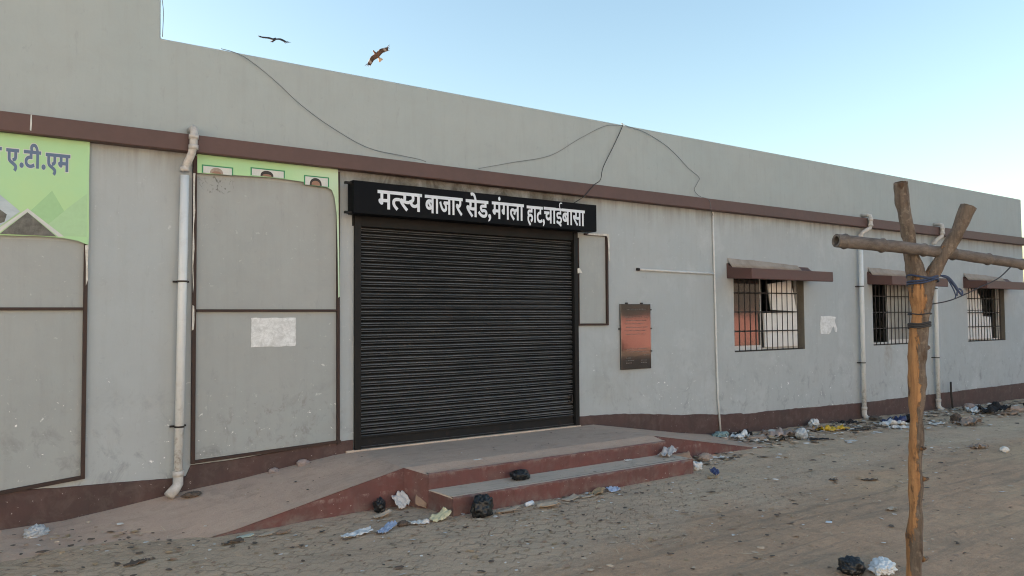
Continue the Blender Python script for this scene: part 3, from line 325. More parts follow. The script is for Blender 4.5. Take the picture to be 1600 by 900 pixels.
M['letter_white'] = simple('white_sign_paint', (0.656, 0.689, 0.738), (0.574, 0.607, 0.656), 10, 0.6, 0.05)
M['angle_iron'] = simple('rusty_angle_iron', (0.050, 0.028, 0.022), (0.032, 0.022, 0.020), 9, 0.7, 0.2, 0.35)
M['iron'] = simple('dark_grille_iron', (0.018, 0.017, 0.018), (0.030, 0.022, 0.019), 9, 0.6, 0.15, 0.35)
def pvc_mat():
    k = NT('grey_pvc'); v = k.coord(); z = k.xyz(v)[2]
    st = k.noise(k.coord((14, 14, 0.8)), 2, 5, 0.65); g = k.noise(v, 16, 6, 0.7)
    col = k.mix(k.ramp(st, (0.42, 0.0), (0.75, 0.6)), (0.623, 0.648, 0.656), (0.508, 0.525, 0.525))
    dirt = k.math('MULTIPLY', k.ramp(g, (0.50, 0.0), (0.66, 0.9)), k.maprange(z, 0.2, 1.0, 1.0, 0.12))
    col = k.mix(dirt, col, (0.22, 0.19, 0.165))
    return k.out(col, 0.45, None, 0.4)
M['pvc'] = pvc_mat()
M['pvc_old'] = simple('weathered_pvc', (0.541, 0.525, 0.500), (0.344, 0.312, 0.287), 14, 0.6, 0.2)
M['white_pvc'] = simple('white_conduit_plastic', (0.640, 0.648, 0.640), (0.508, 0.508, 0.492), 9, 0.5, 0.1)
M['dark'] = simple('painted_bore_shade', (0.012, 0.011, 0.010), None, 8, 0.9, 0.0)  # stands in for the shade inside the cut bamboo
M['cable'] = simple('black_cable', (0.03, 0.03, 0.032), None, 20, 0.6, 0.0)
M['cable_grey'] = simple('grey_cable', (0.16, 0.165, 0.165), None, 20, 0.6, 0.0)
M['alu'] = simple('white_aluminium', (0.640, 0.640, 0.623), (0.492, 0.484, 0.467), 12, 0.5, 0.1)
M['jamb'] = simple('olive_jamb_plaster', (0.170, 0.157, 0.132), (0.128, 0.115, 0.098), 7, 0.9)
M['foam'] = simple('white_foam_board', (0.785, 0.785, 0.767), (0.692, 0.682, 0.654), 5, 0.8, 0.15)
M['inside'] = simple('interior_plaster', (0.22, 0.20, 0.18), None, 2, 0.9)
def glass(name, col, rough=0.06, ior=1.75):
    k = NT(name); v = k.coord()
    f = k.noise(v, 3, 5, 0.6); d = k.noise(v, 14, 6, 0.7)
    c = k.mix(k.ramp(d, (0.45, 0.0), (0.75, 0.6)), col, tuple(x * 1.9 for x in col))
    k.b.inputs['IOR'].default_value = ior
    return k.out(c, k.ramp(f, (0.3, rough), (0.7, rough + 0.05)), k.bump(f, 0.04, 0.02), 0.5)
M['tinted'] = glass('tinted_window_glass', (0.030, 0.027, 0.024))
M['frosted'] = simple('dusty_pane', (0.30, 0.31, 0.30), (0.22, 0.225, 0.215), 5, 0.35, 0.05)
def granite():
    k = NT('polished_black_granite'); v = k.coord()
    f = k.noise(v, 90, 3, 0.6); g = k.noise(v, 3.5, 5, 0.65); sm = k.noise(k.coord((5, 1, 0.6)), 2, 5)
    c = k.mix(k.ramp(f, (0.45, 0.0), (0.7, 1.0)), (0.010, 0.010, 0.012), (0.032, 0.030, 0.030))
    c = k.mix(k.ramp(sm, (0.5, 0.0), (0.8, 0.5)), c, (0.075, 0.060, 0.050))
    k.b.inputs['IOR'].default_value = 1.9
    return k.out(c, k.ramp(g, (0.35, 0.035), (0.7, 0.08)), k.bump(g, 0.05, 0.01), 0.5)
M['granite'] = granite()
M['engraved'] = simple('engraved_letter_fill', (0.22, 0.20, 0.18), (0.05, 0.045, 0.04), 30, 0.8, 0.0)
def paper(name, a, b, scale=9, rough=0.75, crack=True):
    k = NT(name); v = k.coord()
    f = k.noise(v, scale, 7, 0.75, 0.8); vo = k.n('ShaderNodeTexVoronoi'); vo.feature = 'DISTANCE_TO_EDGE'; vo.inputs['Scale'].default_value = scale * 1.5
    k.l(v, vo.inputs['Vector'])
    c = k.mix(k.ramp(f, (0.40, 0.0), (0.62, 1.0)), a, b)
    if crack: c = k.mix(k.ramp(vo.outputs['Distance'], (0.0, 0.5), (0.05, 0.0)), c, tuple(x * 0.7 for x in a))
    return k.out(c, rough, k.bump(f, 0.25, 0.004), 0.3)
M['notice'] = paper('pasted_notice_paper', (0.74, 0.76, 0.77), (0.52, 0.535, 0.54), 16)
M['flex_white'] = paper('torn_flex_backing', (0.672, 0.656, 0.607), (0.451, 0.418, 0.361), 8)
def green_print(name='green_printed_flex', pale=False):
    k = NT(name); v = k.coord(); x, y, z = k.xyz(v)
    c = k.mix(k.maprange(k.math('ADD', z, k.math('MULTIPLY', k.noise(v, 1.1, 3), 0.35)), 2.35, 3.35, 0.0, 1.0), (0.36, 0.60, 0.32), (0.19, 0.46, 0.18))
    c = k.mix(k.ramp(k.noise(v, 2.0, 4), (0.42, 0.0), (0.62, 0.6)), c, (0.40, 0.60, 0.29))
    c = k.mix(k.maprange(x, 0.1, 0.75, 0.0, 0.75), c, (0.55, 0.68, 0.54)) if pale else c
    f = k.noise(v, 3.5, 4)
    return k.out(c, 0.5, k.bump(f, 0.25, 0.02), 0.4)
M['green'] = green_print(); M['green_fade'] = green_print('green_to_mint_printed_flex', True)
M['green_pale'] = simple('pale_green_print', (0.359, 0.562, 0.328), (0.312, 0.515, 0.281), 2, 0.5, 0.05)
M['green_mid'] = simple('mid_green_print', (0.312, 0.530, 0.281), (0.273, 0.484, 0.242), 2, 0.5, 0.05)
M['green_edge'] = simple('emerald_print', (0.03, 0.24, 0.10), (0.025, 0.20, 0.09), 6, 0.5, 0.05)
M['photo_sky'] = simple('pale_blue_print', (0.437, 0.515, 0.562), (0.312, 0.390, 0.437), 5, 0.5, 0.05, stretch=(1, 1, 4))
M['photo_dark'] = simple('dark_photo_print', (0.06, 0.062, 0.055), (0.16, 0.16, 0.15), 18, 0.5, 0.05)
M['photo_black'] = simple('dark_hair_print', (0.020, 0.016, 0.014), (0.035, 0.028, 0.024), 25, 0.5, 0.0)
M['photo_skin'] = simple('brown_skin_print', (0.27, 0.15, 0.10), (0.22, 0.12, 0.08), 12, 0.5, 0.0)
M['photo_grey'] = simple('grey_hair_print', (0.36, 0.30, 0.25), (0.16, 0.12, 0.10), 25, 0.5, 0.0)
M['print_white'] = simple('white_print', (0.562, 0.577, 0.562), (0.484, 0.515, 0.499), 8, 0.5, 0.05)
M['print_blue'] = simple('slate_blue_print', (0.080, 0.125, 0.215), (0.12, 0.20, 0.32), 1.2, 0.5, 0.0)

# ---- wood
def pole_mat():
    k = NT('half_peeled_wood'); v = k.coord(); x, y, z = k.xyz(v)
    ge = k.n('ShaderNodeNewGeometry'); nx, ny, nz = k.xyz(ge.outputs['Normal'])
    grain = k.noise(k.coord((22, 22, 1.5)), 2.2, 7, 0.7, 0.3); bl = k.noise(k.coord((3, 3, 1.1)), 2.4, 7, 0.72, 0.6); fine = k.noise(v, 70, 4, 0.65)
    side = k.math('ADD', k.math('MULTIPLY', nx, -0.80), k.math('MULTIPLY', ny, 0.42))
    m = k.math('ADD', k.math('MULTIPLY', side, 0.85), k.math('MULTIPLY', k.math('SUBTRACT', bl, 0.57), 4.0))
    m = k.math('ADD', m, k.maprange(z, 1.75, 2.0, 0.0, -1.0))
    m = k.ramp(k.math('ADD', m, 0.5), (0.46, 0.0), (0.58, 1.0))
    bare = k.mix(k.ramp(grain, (0.35, 0.0), (0.65, 1.0)), (0.40, 0.225, 0.105), (0.22, 0.115, 0.055))
    bark = k.mix(k.ramp(grain, (0.32, 0.0), (0.68, 1.0)), (0.175, 0.142, 0.115), (0.070, 0.056, 0.046))
    bark = k.mix(k.ramp(k.noise(v, 26, 5, 0.7), (0.52, 0.0), (0.68, 0.6)), bark, (0.28, 0.24, 0.195))
    c = k.mix(m, bark, bare)
    c = k.mix(k.ramp(k.noise(k.coord((6, 6, 2)), 3.3, 5, 0.6), (0.58, 0.0), (0.66, 0.85)), c, (0.06, 0.038, 0.026))
    h = k.math('ADD', k.math('ADD', grain, k.math('MULTIPLY', fine, 0.5)), k.math('MULTIPLY', m, -0.4))
    return k.out(c, 0.75, k.bump(h, 1.0, 0.014), 0.2)
M['pole'] = pole_mat()
M['cut_wood'] = simple('sawn_end_wood', (0.30, 0.17, 0.09), (0.16, 0.085, 0.045), 40, 0.85, 0.4)
M['bamboo'] = simple('weathered_bamboo', (0.149, 0.135, 0.125), (0.053, 0.045, 0.041), 7, 0.7, 0.5, 0.2, stretch=(1, 4, 4))
M['blue_rope'] = simple('blue_plastic_rope', (0.020, 0.040, 0.105), (0.035, 0.055, 0.10), 30, 0.6, 0.3)
M['wire'] = simple('dark_tie_wire', (0.02, 0.024, 0.035), None, 30, 0.6, 0.0)

# ---- litter
def film(name, col, trans=0.0, rough=0.35, alpha=None):
    k = NT(name); v = k.coord(); f = k.noise(v, 30, 5, 0.7)
    c = k.mix(k.ramp(f, (0.35, 0.0), (0.65, 1.0)), col, tuple(x * 0.72 for x in col))
    k.b.inputs['Transmission Weight'].default_value = trans
    return k.out(c, rough, k.bump(f, 0.35, 0.006), 0.5)
M['black_film'] = film('black_polythene', (0.010, 0.011, 0.013), 0, 0.42)
M['clear_film'] = film('cloudy_clear_polythene', (0.629, 0.663, 0.697), 0.3, 0.3)
M['pink_film'] = film('dusty_pink_polythene', (0.55, 0.43, 0.38), 0.25, 0.4)
M['white_film'] = film('white_polythene', (0.697, 0.714, 0.722), 0, 0.4)
M['grey_film'] = film('grey_polythene', (0.54, 0.51, 0.50), 0, 0.4)
M['teal_film'] = film('teal_polythene', (0.20, 0.30, 0.31), 0, 0.35)
M['blue_film'] = film('blue_wrapper_film', (0.408, 0.493, 0.663), 0, 0.3)
M['navy_film'] = film('navy_wrapper_film', (0.035, 0.045, 0.13), 0, 0.3)
M['yellow_film'] = film('yellow_polythene', (0.663, 0.425, 0.034), 0, 0.4)
M['yellow_paper'] = paper('yellowed_paper', (0.629, 0.578, 0.357), (0.510, 0.468, 0.323), 20)
M['news'] = paper('crumpled_newsprint', (0.64, 0.61, 0.58), (0.48, 0.45, 0.43), 40)
M['white_paper'] = paper('dirty_white_paper', (0.680, 0.663, 0.629), (0.527, 0.501, 0.468), 20)
M['card'] = simple('brown_cardboard', (0.34, 0.23, 0.16), (0.25, 0.17, 0.12), 9, 0.85)
M['card_pale'] = simple('dusty_pale_cardboard', (0.50, 0.40, 0.30), (0.37, 0.29, 0.22), 9, 0.85)
M['leaf'] = simple('dry_leaf', (0.42, 0.30, 0.175), (0.27, 0.185, 0.11), 14, 0.75)
M['leaf_dark'] = simple('dark_rotten_leaf', (0.085, 0.062, 0.048), (0.14, 0.105, 0.08), 14, 0.8)
M['sage_board'] = simple('grey_green_board', (0.46, 0.50, 0.43), (0.38, 0.41, 0.35), 12, 0.8)
M['cloth_black'] = simple('black_cloth', (0.016, 0.016, 0.018), (0.026, 0.024, 0.024), 12, 0.95)
M['sack'] = simple('dusty_brown_sack', (0.36, 0.285, 0.235), (0.25, 0.195, 0.16), 12, 0.9)
M['stone'] = simple('broken_concrete', (0.331, 0.266, 0.244), (0.238, 0.187, 0.170), 12, 0.9, 0.4)
M['straw'] = simple('straw', (0.60, 0.49, 0.34), None, 10, 0.8)
M['red_wall'] = simple('red_compound_paint', (0.40, 0.165, 0.135), (0.29, 0.12, 0.10), 1.5, 0.8)
M['cream'] = simple('cream_bounce_paint', (0.62, 0.555, 0.47), (0.52, 0.465, 0.39), 0.8, 0.85)  # warm pale colour of the added hall that bounces sunlight
M['shed_dark'] = simple('dark_shed_sheet', (0.060, 0.052, 0.045), (0.045, 0.038, 0.033), 1.5, 0.8)
M['feather_dark'] = simple('dark_brown_feathers', (0.030, 0.026, 0.028), (0.045, 0.035, 0.030), 12, 0.7)
def kite_mat():
    k = NT('brown_and_tan_feathers'); v = k.coord(); x, y, z = k.xyz(v)
    tail = k.maprange(y, -0.14, -0.22, 0.0, 1.0)
    ax = k.math('ABSOLUTE', x)
    f = k.noise(v, 14, 4)
    c = k.mix(k.ramp(f, (0.35, 0.0), (0.65, 1.0)), (0.040, 0.028, 0.025), (0.075, 0.045, 0.035))
    rus = k.math('MULTIPLY', k.maprange(ax, 0.26, 0.10, 0.0, 1.0), 0.85)
    c = k.mix(rus, c, (0.11, 0.06, 0.045))
    win = k.math('MULTIPLY', k.maprange(ax, 0.40, 0.44, 0.0, 1.0), k.maprange(ax, 0.54, 0.50, 0.0, 1.0))
    c = k.mix(k.math('MULTIPLY', win, 0.7), c, (0.35, 0.32, 0.32))
    c = k.mix(tail, c, (0.42, 0.30, 0.21))
    return k.out(c, 0.7, None, 0.3)
M['kite'] = kite_mat()

# ------------------------------------------------------------------ mesh helpers
WORLD = {}                                           # where each object's origin stands
class MB:
    """collects shapes; build() links them as ONE mesh object whose origin is loc"""
    def __init__(s): s.v = []; s.f = []; s.mi = []
    def add(s, verts, faces, mi=0):
        o = len(s.v); s.v += [tuple(p) for p in verts]
        s.f += [tuple(i + o for i in f) for f in faces]; s.mi += [mi] * len(faces)
        return s
    def box(s, x0, x1, y0, y1, z0, z1, mi=0, R=None):
        p = [(x0, y0, z0), (x1, y0, z0), (x1, y1, z0), (x0, y1, z0), (x0, y0, z1), (x1, y0, z1), (x1, y1, z1), (x0, y1, z1)]
        if R is not None: p = [R @ Vector(q) for q in p]
        return s.add(p, [(0, 3, 2, 1), (4, 5, 6, 7), (0, 1, 5, 4), (1, 2, 6, 5), (2, 3, 7, 6), (3, 0, 4, 7)], mi)
    def prism(s, pts, axis, a, b, mi=0):
        """closed outline pts (2D) swept along axis from a to b"""
        n = len(pts)
        def P(q, t):
            return {'x': (t, q[0], q[1]), 'y': (q[0], t, q[1]), 'z': (q[0], q[1], t)}[axis]
        v = [P(q, a) for q in pts] + [P(q, b) for q in pts]
        f = [tuple(range(n - 1, -1, -1)), tuple(range(n, 2 * n))] + [(i, (i + 1) % n, n + (i + 1) % n, n + i) for i in range(n)]
        return s.add(v, f, mi)
    def tube(s, pts, r, seg=10, caps=True, mi=0, closed=False, wob=0.0, seed=0):
        pts = [Vector(p) for p in pts]; n = len(pts)
        rs = r if hasattr(r, '__len__') else [r] * n
        ref = None; v = []
        for i, p in enumerate(pts):
            a = pts[(i - 1) % n] if (closed or i) else pts[0]; b = pts[(i + 1) % n] if (closed or i < n - 1) else pts[-1]
            t = (b - a).normalized()
            if ref is None: ref = t.orthogonal().normalized()
            ref = (ref - t * ref.dot(t)).normalized(); bi = t.cross(ref)
            for k in range(seg):
                a_ = 2 * pi * k / seg; d = ref * cos(a_) + bi * sin(a_)
                q = p + d * rs[i]
                if wob: q += d * wob * (noise.fractal(q * 9 + Vector((seed, 0, 0)), 1.0, 2.0, 4))
                v.append(q)
        f = []
        for i in range(n if closed else n - 1):
            for k in range(seg):
                j = (i + 1) % n
                f.append((i * seg + k, i * seg + (k + 1) % seg, j * seg + (k + 1) % seg, j * seg + k))
        if caps and not closed:
            f += [tuple(range(seg - 1, -1, -1)), tuple((n - 1) * seg + k for k in range(seg))]
        return s.add(v, f, mi)
    def glyph(s, key, ox, oz, sx, sz, y, mi=0):
        vs_, fs_ = GLYPHS[key]
        v = [tuple(int(t) for t in p.split(',')) for p in vs_.split()]
        return s.add([(ox + a / 1000 * sx, y, oz + b / 1000 * sz) for a, b in v], [tuple(int(t) for t in q.split(',')) for q in fs_.split()], mi)
    def build(s, name, mats, parent=None, loc=(0, 0, 0), smooth=False, bevel=0.0, solid=0.0):
        L = Vector(loc)
        me = bpy.data.meshes.new(name)
        me.from_pydata([tuple(Vector(p) - L) for p in s.v], [], s.f)
        mats = mats if isinstance(mats, (list, tuple)) else [mats]
        for m in mats: me.materials.append(M[m] if isinstance(m, str) else m)
        me.polygons.foreach_set('material_index', s.mi)
        if smooth: me.polygons.foreach_set('use_smooth', [True] * len(me.polygons))
        me.update()
        o = bpy.data.objects.new(name, me); C.objects.link(o); o.location = L; WORLD[o.name] = L
        if parent is not None:
            o.parent = parent; o.location = L - WORLD[parent.name]
        if solid:
            md = o.modifiers.new('thickness', 'SOLIDIFY'); md.thickness = solid; md.offset = 0
        if bevel:
            md = o.modifiers.new('bevel', 'BEVEL'); md.width = bevel; md.segments = 2; md.limit_method = 'ANGLE'
        return o

def tag(o, label=None, cat=None, group=None, kind=None):
    if label: o['label'] = label
    if cat: o['category'] = cat
    if group: o['group'] = group
    if kind: o['kind'] = kind
    return o
def empty(name, loc, label, cat, group=None):
    o = bpy.data.objects.new(name, None); C.objects.link(o); o.location = loc; o.empty_display_size = 0.2; WORLD[o.name] = Vector(loc)
    return tag(o, label, cat, group)

def smoothstep(a, b, x):
    t = max(0.0, min(1.0, (x - a) / (b - a))); return t * t * (3 - 2 * t)
def gz(x, y):
    """height of the ground"""
    z = -0.012 * max(0.0, min(x, 19.0) - 8.0) * smoothstep(-6, -0.5, y)
    if -12 < x < 30 and -12 < y < 2:
        fade = smoothstep(-12, -8, y) * smoothstep(30, 22, x)
        z += fade * (0.018 * noise.noise(Vector((x * 0.9, y * 0.9, 0))) + 0.010 * noise.noise(Vector((x * 3.1, y * 3.1, 4))))
        soft = smoothstep(4.5, 8.0, x) if y > -3.2 else smoothstep(-2.6, -4.5, y)
        z += fade * soft * 0.012 * noise.noise(Vector((x * 8, y * 8, 9)))
    return z

# ------------------------------------------------------------------ ground
def axis(lo, hi, step, far):
    a = []; t = lo
    while t < hi: a.append(t); t += step
    g = step; lows = []; t = lo
    while t > -far: g *= 1.6; t -= g; lows.append(t)
    g = step; t = a[-1]
    while t < far: g *= 1.6; t += g; a.append(t)
    return lows[::-1] + a
gx, gy = axis(-2, 22, 0.07, 700), axis(-9, 0.6, 0.07, 700)
mb = MB()
mb.add([(x, y, gz(x, y)) for y in gy for x in gx],
       [(j * len(gx) + i, j * len(gx) + i + 1, (j + 1) * len(gx) + i + 1, (j + 1) * len(gx) + i) for j in range(len(gy) - 1) for i in range(len(gx) - 1)])
tag(mb.build('ground', 'ground', smooth=True), kind='structure')

# ------------------------------------------------------------------ the building
XL, XR, WT, ZTOP = -10.0, 18.96, 0.23, 4.24
bld = empty('market_building', (4.5, 0, 0), 'long single storey grey market hall with maroon plinth and band', 'building')

def wall_grid(x_cuts, z_cuts, hole, y0=0.0, y1=WT):
    mb = MB(); xs, zs = sorted(x_cuts), sorted(z_cuts)
    solid = lambda i, j: 0 <= i < len(xs) - 1 and 0 <= j < len(zs) - 1 and not hole((xs[i] + xs[i + 1]) / 2, (zs[j] + zs[j + 1]) / 2)
    for i in range(len(xs) - 1):
        for j in range(len(zs) - 1):
            if not solid(i, j): continue
            a, b, c, d = xs[i], xs[i + 1], zs[j], zs[j + 1]
            mb.add([(a, y0, c), (b, y0, c), (b, y0, d), (a, y0, d)], [(0, 1, 2, 3)])
            mb.add([(a, y1, c), (b, y1, c), (b, y1, d), (a, y1, d)], [(3, 2, 1, 0)])
            if not solid(i - 1, j): mb.add([(a, y0, c), (a, y1, c), (a, y1, d), (a, y0, d)], [(3, 2, 1, 0)])
            if not solid(i + 1, j): mb.add([(b, y0, c), (b, y1, c), (b, y1, d), (b, y0, d)], [(0, 1, 2, 3)])
            if not solid(i, j - 1): mb.add([(a, y0, c), (b, y0, c), (b, y1, c), (a, y1, c)], [(3, 2, 1, 0)])
            if not solid(i, j + 1): mb.add([(a, y0, d), (b, y0, d), (b, y1, d), (a, y1, d)], [(0, 1, 2, 3)])
    return mb
WIN = [(9.18, 10.90, 1.175, 2.36), (12.89, 14.55, 1.175, 2.34), (16.34, 18.00, 1.16, 2.33)]
DOOR = (3.21, 6.17, 0.30, 2.72)
def hole(x, z):
    return any(a < x < b and c < z < d for a, b, c, d in WIN + [DOOR])
xc = [XL, XR] + [v for w in WIN + [DOOR] for v in w[:2]]; zc = [-0.5, 3.36] + [v for w in WIN + [DOOR] for v in w[2:]]
body = wall_grid(xc, zc, hole)
body.box(XR - WT, XR, WT, 11, -0.5, 3.36); body.box(XL, XL + WT, WT, 11, -0.5, 3.36); body.box(XL, XR, 11, 11.23, -0.5, 3.36)
body.build('wall', 'plaster', bld)
par = MB()
par.prism([(XL, 3.36), (XR, 3.36), (XR, ZTOP), (1.355, ZTOP), (1.345, 5.9), (XL, 5.9)], 'y', 0.0, 0.15)
par.box(XR - 0.15, XR, 0.15, 11, 3.36, ZTOP)
par.build('parapet', 'parapet', bld, bevel=0.012)
MB().box(XL, XR - 0.15, 0.15, 11.2, 3.38, 3.52).build('roof_slab', 'inside', bld)
fl = MB().box(XL + WT, XR - WT, WT, 11, -0.1, 0.28); fl.build('floor_slab', 'inside', bld)
led = MB()
n = 240
prof = lambda x: [(0.05, 3.375), (-0.118, 3.375), (-0.122, 3.37), (-0.122 + 0.004 * noise.noise(Vector((x * 1.7, 0, 0))), 3.225 + 0.006 * noise.noise(Vector((x * 2.3, 5, 0)))), (-0.112, 3.217), (0.05, 3.222)]
vv = []; ff = []
for i in range(n + 1):
    x = XL + (XR + 0.10 - XL) * i / n; vv += [(x, a, b) for a, b in prof(x)]
for i in range(n):
    for k in range(6): ff.append((i * 6 + k, (i + 1) * 6 + k, (i + 1) * 6 + (k + 1) % 6, i * 6 + (k + 1) % 6))
ff += [tuple(range(6)), tuple(n * 6 + k for k in range(5, -1, -1))]
led.add(vv, ff).build('projecting_band', 'brown', bld)
MB().prism([(0.362, 3.245), (0.372, 3.24), (0.376, 3.30), (0.374, 3.372), (0.366, 3.372)], 'y', -0.1275, -0.1255).build('paint_drip', 'print_white', bld, loc=(0.37, -0.126, 3.24))
# painted plinth with an uneven top edge
def plinth_top(x):
    P = [(-10, 0.40), (0.2, 0.35), (0.8, 0.325), (1.50, 0.298), (1.60, 0.305), (1.62, 0.395), (2.0, 0.405), (2.9, 0.465), (3.21, 0.475), (6.17, 0.475), (7.0, 0.45), (8.0, 0.355), (8.9, 0.295), (9.3, 0.275), (9.35, 0.255), (9.9, 0.265), (12.3, 0.215), (14.8, 0.21), (18.9, 0.21)]
    for (a, za), (b, zb) in zip(P, P[1:]):
        if a <= x <= b: z = za + (zb - za) * (x - a) / (b - a); break
    else: z = P[-1][1]
    j = 0.012 if x > 6 else 0.005
    return z + j * noise.noise(Vector((x * 2.2, 1, 0))) + 0.7 * j * noise.noise(Vector((x * 9, 3, 0)))
pm = MB()
for a, b in ((XL, 3.20), (6.18, XR)):
    n = int((b - a) / 0.04); vv = []; ff = []
    for i in range(n + 1):
        x = a + (b - a) * i / n; zt = plinth_top(x)
        vv += [(x, 0.0, -0.5), (x, -0.012, -0.5), (x, -0.012, zt - 0.004), (x, -0.006, zt), (x, 0.0, zt + 0.002)]
    for i in range(n):
        for k in range(4): ff.append((i * 5 + k, (i + 1) * 5 + k, (i + 1) * 5 + k + 1, i * 5 + k + 1))
    pm.add(vv, [f[::-1] for f in ff])
pm.build('plinth', 'plinth', bld)

# rolling shutter
cv = []; cf = []; z = 0.50; prof = []
pitch_ = 0.0615
while z < 2.70:
    for dz, dy in ((0, 0.016), (0.006, 0.015), (0.012, 0.004), (0.018, -0.008), (0.024, -0.013), (0.028, -0.010), (0.031, -0.002), (0.034, -0.003), (0.040, -0.013), (0.046, -0.015), (0.051, -0.009), (0.0545, 0.004), (0.0575, 0.015)):
        prof.append((z + dz, 0.03 + dy))
    z += pitch_
NX = 24
for i in range(NX + 1):
    x = 3.285 + (6.115 - 3.285) * i / NX
    for (zz, yy) in prof:
        sag = 0.006 * noise.noise(Vector((x * 1.3, zz * 2.0, 0))) - 0.014 * max(0, noise.noise(Vector((x * 1.9, zz * 2.6, 9))) - 0.35) + 0.0035 * noise.noise(Vector((x * 0.8, round(zz / pitch_) * 3.7, 2)))
        cv.append((x, yy + sag, zz + 0.5 * sag))
K = len(prof)
for i in range(NX):
    for k in range(K - 1): cf.append((i * K + k, (i + 1) * K + k, (i + 1) * K + k + 1, i * K + k + 1))
sh = MB().add(cv, cf).build('rolling_shutter', 'shutter', bld, loc=(4.7, 0, 0.36), solid=0.002)
bb = MB(); bb.box(3.285, 6.115, 0.012, 0.032, 0.375, 0.505); bb.box(3.285, 6.115, -0.006, 0.011, 0.480, 0.505); bb.box(3.285, 6.115, -0.004, 0.011, 0.375, 0.395)
bb.build('bottom_bar', 'shutter', sh, loc=(4.7, 0, 0.36), bevel=0.003)
for a, b in ((3.208, 3.278), (6.118, 6.182)):
    g = MB(); g.box(a, b, -0.032, -0.012, 0.34, 2.76); g.box(a, a + 0.012, -0.012, 0.12, 0.34, 2.76); g.box(b - 0.012, b, -0.012, 0.002, 0.34, 2.76)
    g.build('guide_rail', 'black_metal', sh, loc=((a + b) / 2, 0, 0.34), bevel=0.003)
hs = MB(); hs.box(3.19, 6.20, -0.010, 0.10, 2.66, 3.06); hs.build('shutter_housing', 'black_metal', sh, loc=(4.7, 0, 2.64), bevel=0.006)
lt = MB(); lt.box(6.035, 6.085, -0.012, 0.012, 0.66, 0.675); lt.box(6.035, 6.085, -0.012, 0.012, 0.745, 0.76); lt.box(6.072, 6.086, -0.02, 0.012, 0.675, 0.745)
lt.build('latch', 'iron', sh, loc=(6.06, 0, 0.66))
MB().box(3.12, 6.20, -0.035, 0.02, 0.335, 0.372).build('threshold', 'step_top', sh, loc=(4.7, 0, 0.335), bevel=0.004)

# windows: aluminium sliders behind an iron grille
def window(a, b, c, d, lights):
    w = MB(); y0, y1 = 0.115, 0.165
    w.box(a, b, y0, y1, c, c + 0.045); w.box(a, b, y0, y1, d - 0.04, d); w.box(a, a + 0.035, y0, y1, c + 0.045, d - 0.04); w.box(b - 0.035, b, y0, y1, c + 0.045, d - 0.04)
    fr = w.build('window', 'alu', bld, loc=((a + b) / 2, 0.14, c), bevel=0.003)
    for (p, q, m) in lights:
        s = MB(); t = 0.032
        s.box(p, p + t, y0 + 0.008, y1 - 0.018, c + 0.046, d - 0.041); s.box(q - t, q, y0 + 0.008, y1 - 0.018, c + 0.046, d - 0.041)
        s.box(p + t, q - t, y0 + 0.008, y1 - 0.018, c + 0.046, c + 0.086); s.box(p + t, q - t, y0 + 0.008, y1 - 0.018, d - 0.076, d - 0.041)
        s.build('sash', 'alu', fr, loc=((p + q) / 2, 0.14, c))
        MB().box(p + t, q - t, 0.132, 0.138, c + 0.086, d - 0.076).build('pane', m, fr, loc=((p + q) / 2, 0.135, c))
    g = MB(); nb = 13; gy0 = 0.030
    for i in range(nb):
        x = a + 0.02 + (b - a - 0.16) * i / (nb - 1)
        g.tube([(x, gy0, c + 0.004), (x + 0.004 * random.uniform(-1, 1), gy0, (c + d) / 2), (x, gy0, d - 0.004)], 0.0075, 6)
    for k in range(5):
        zz = c + 0.012 + (d - c - 0.024) * k / 4
        g.box(a + 0.004, b - 0.13 if k else b - 0.004, gy0 + 0.008, gy0 + 0.014, zz - 0.009, zz + 0.009)
    g.build('grille', 'iron', fr, loc=((a + b) / 2, gy0, c))
    j = MB(); e = 0.004                       # darker olive-brown reveal round the opening
    j.box(a, a + e, 0.02, 0.23, c + e, d - e); j.box(b - e, b, 0.004, 0.23, c + e, d - e); j.box(a, b, 0.02, 0.23, d - e, d); j.box(a, b, 0.004, 0.23, c, c + e)
    j.build('reveal', 'jamb', fr, loc=((a + b) / 2, 0.14, c))
window(*WIN[0], [(9.22, 9.98, 'tinted')])
window(*WIN[1], [(13.58, 14.51, 'frosted')])
window(*WIN[2], [])
for (a, b, dz) in ((9.03, 11.02, 0), (12.74, 14.66, -0.015), (16.20, 18.18, -0.02)):
    s = MB().prism([(0.02, 2.50 + dz), (-0.05, 2.435 + dz), (-0.12, 2.405 + dz), (-0.44, 2.385 + dz), (-0.445, 2.238 + dz), (-0.43, 2.232 + dz), (0.02, 2.262 + dz)], 'x', a, b)
    so = s.build('sunshade', 'shade_paint', bld, loc=((a + b) / 2, 0, 2.24), bevel=0.006)
    vv = []; ff = []; n = 30
    for i in range(n + 1):
        x = a + 0.02 + (b - a - 0.30) * i / n; h = (0.040 * (1 - i / n) + 0.014 * noise.noise(Vector((x * 4, 0, 8))) + 0.012) * min(1, (n - i) / 12)
        vv += [(x, -0.001, 2.505 + dz + h), (x, -0.028, 2.47 + dz + h * 0.5), (x, -0.09, 2.42 + dz), (x, 0.0, 2.42 + dz)]
    for i in range(n):
        for k in range(3): ff.append((i * 4 + k, (i + 1) * 4 + k, (i + 1) * 4 + k + 1, i * 4 + k + 1))
    MB().add(vv, [f[::-1] for f in ff]).build('mortar_fillet', 'fillet', so, loc=((a + b) / 2, 0, 2.42), smooth=True)

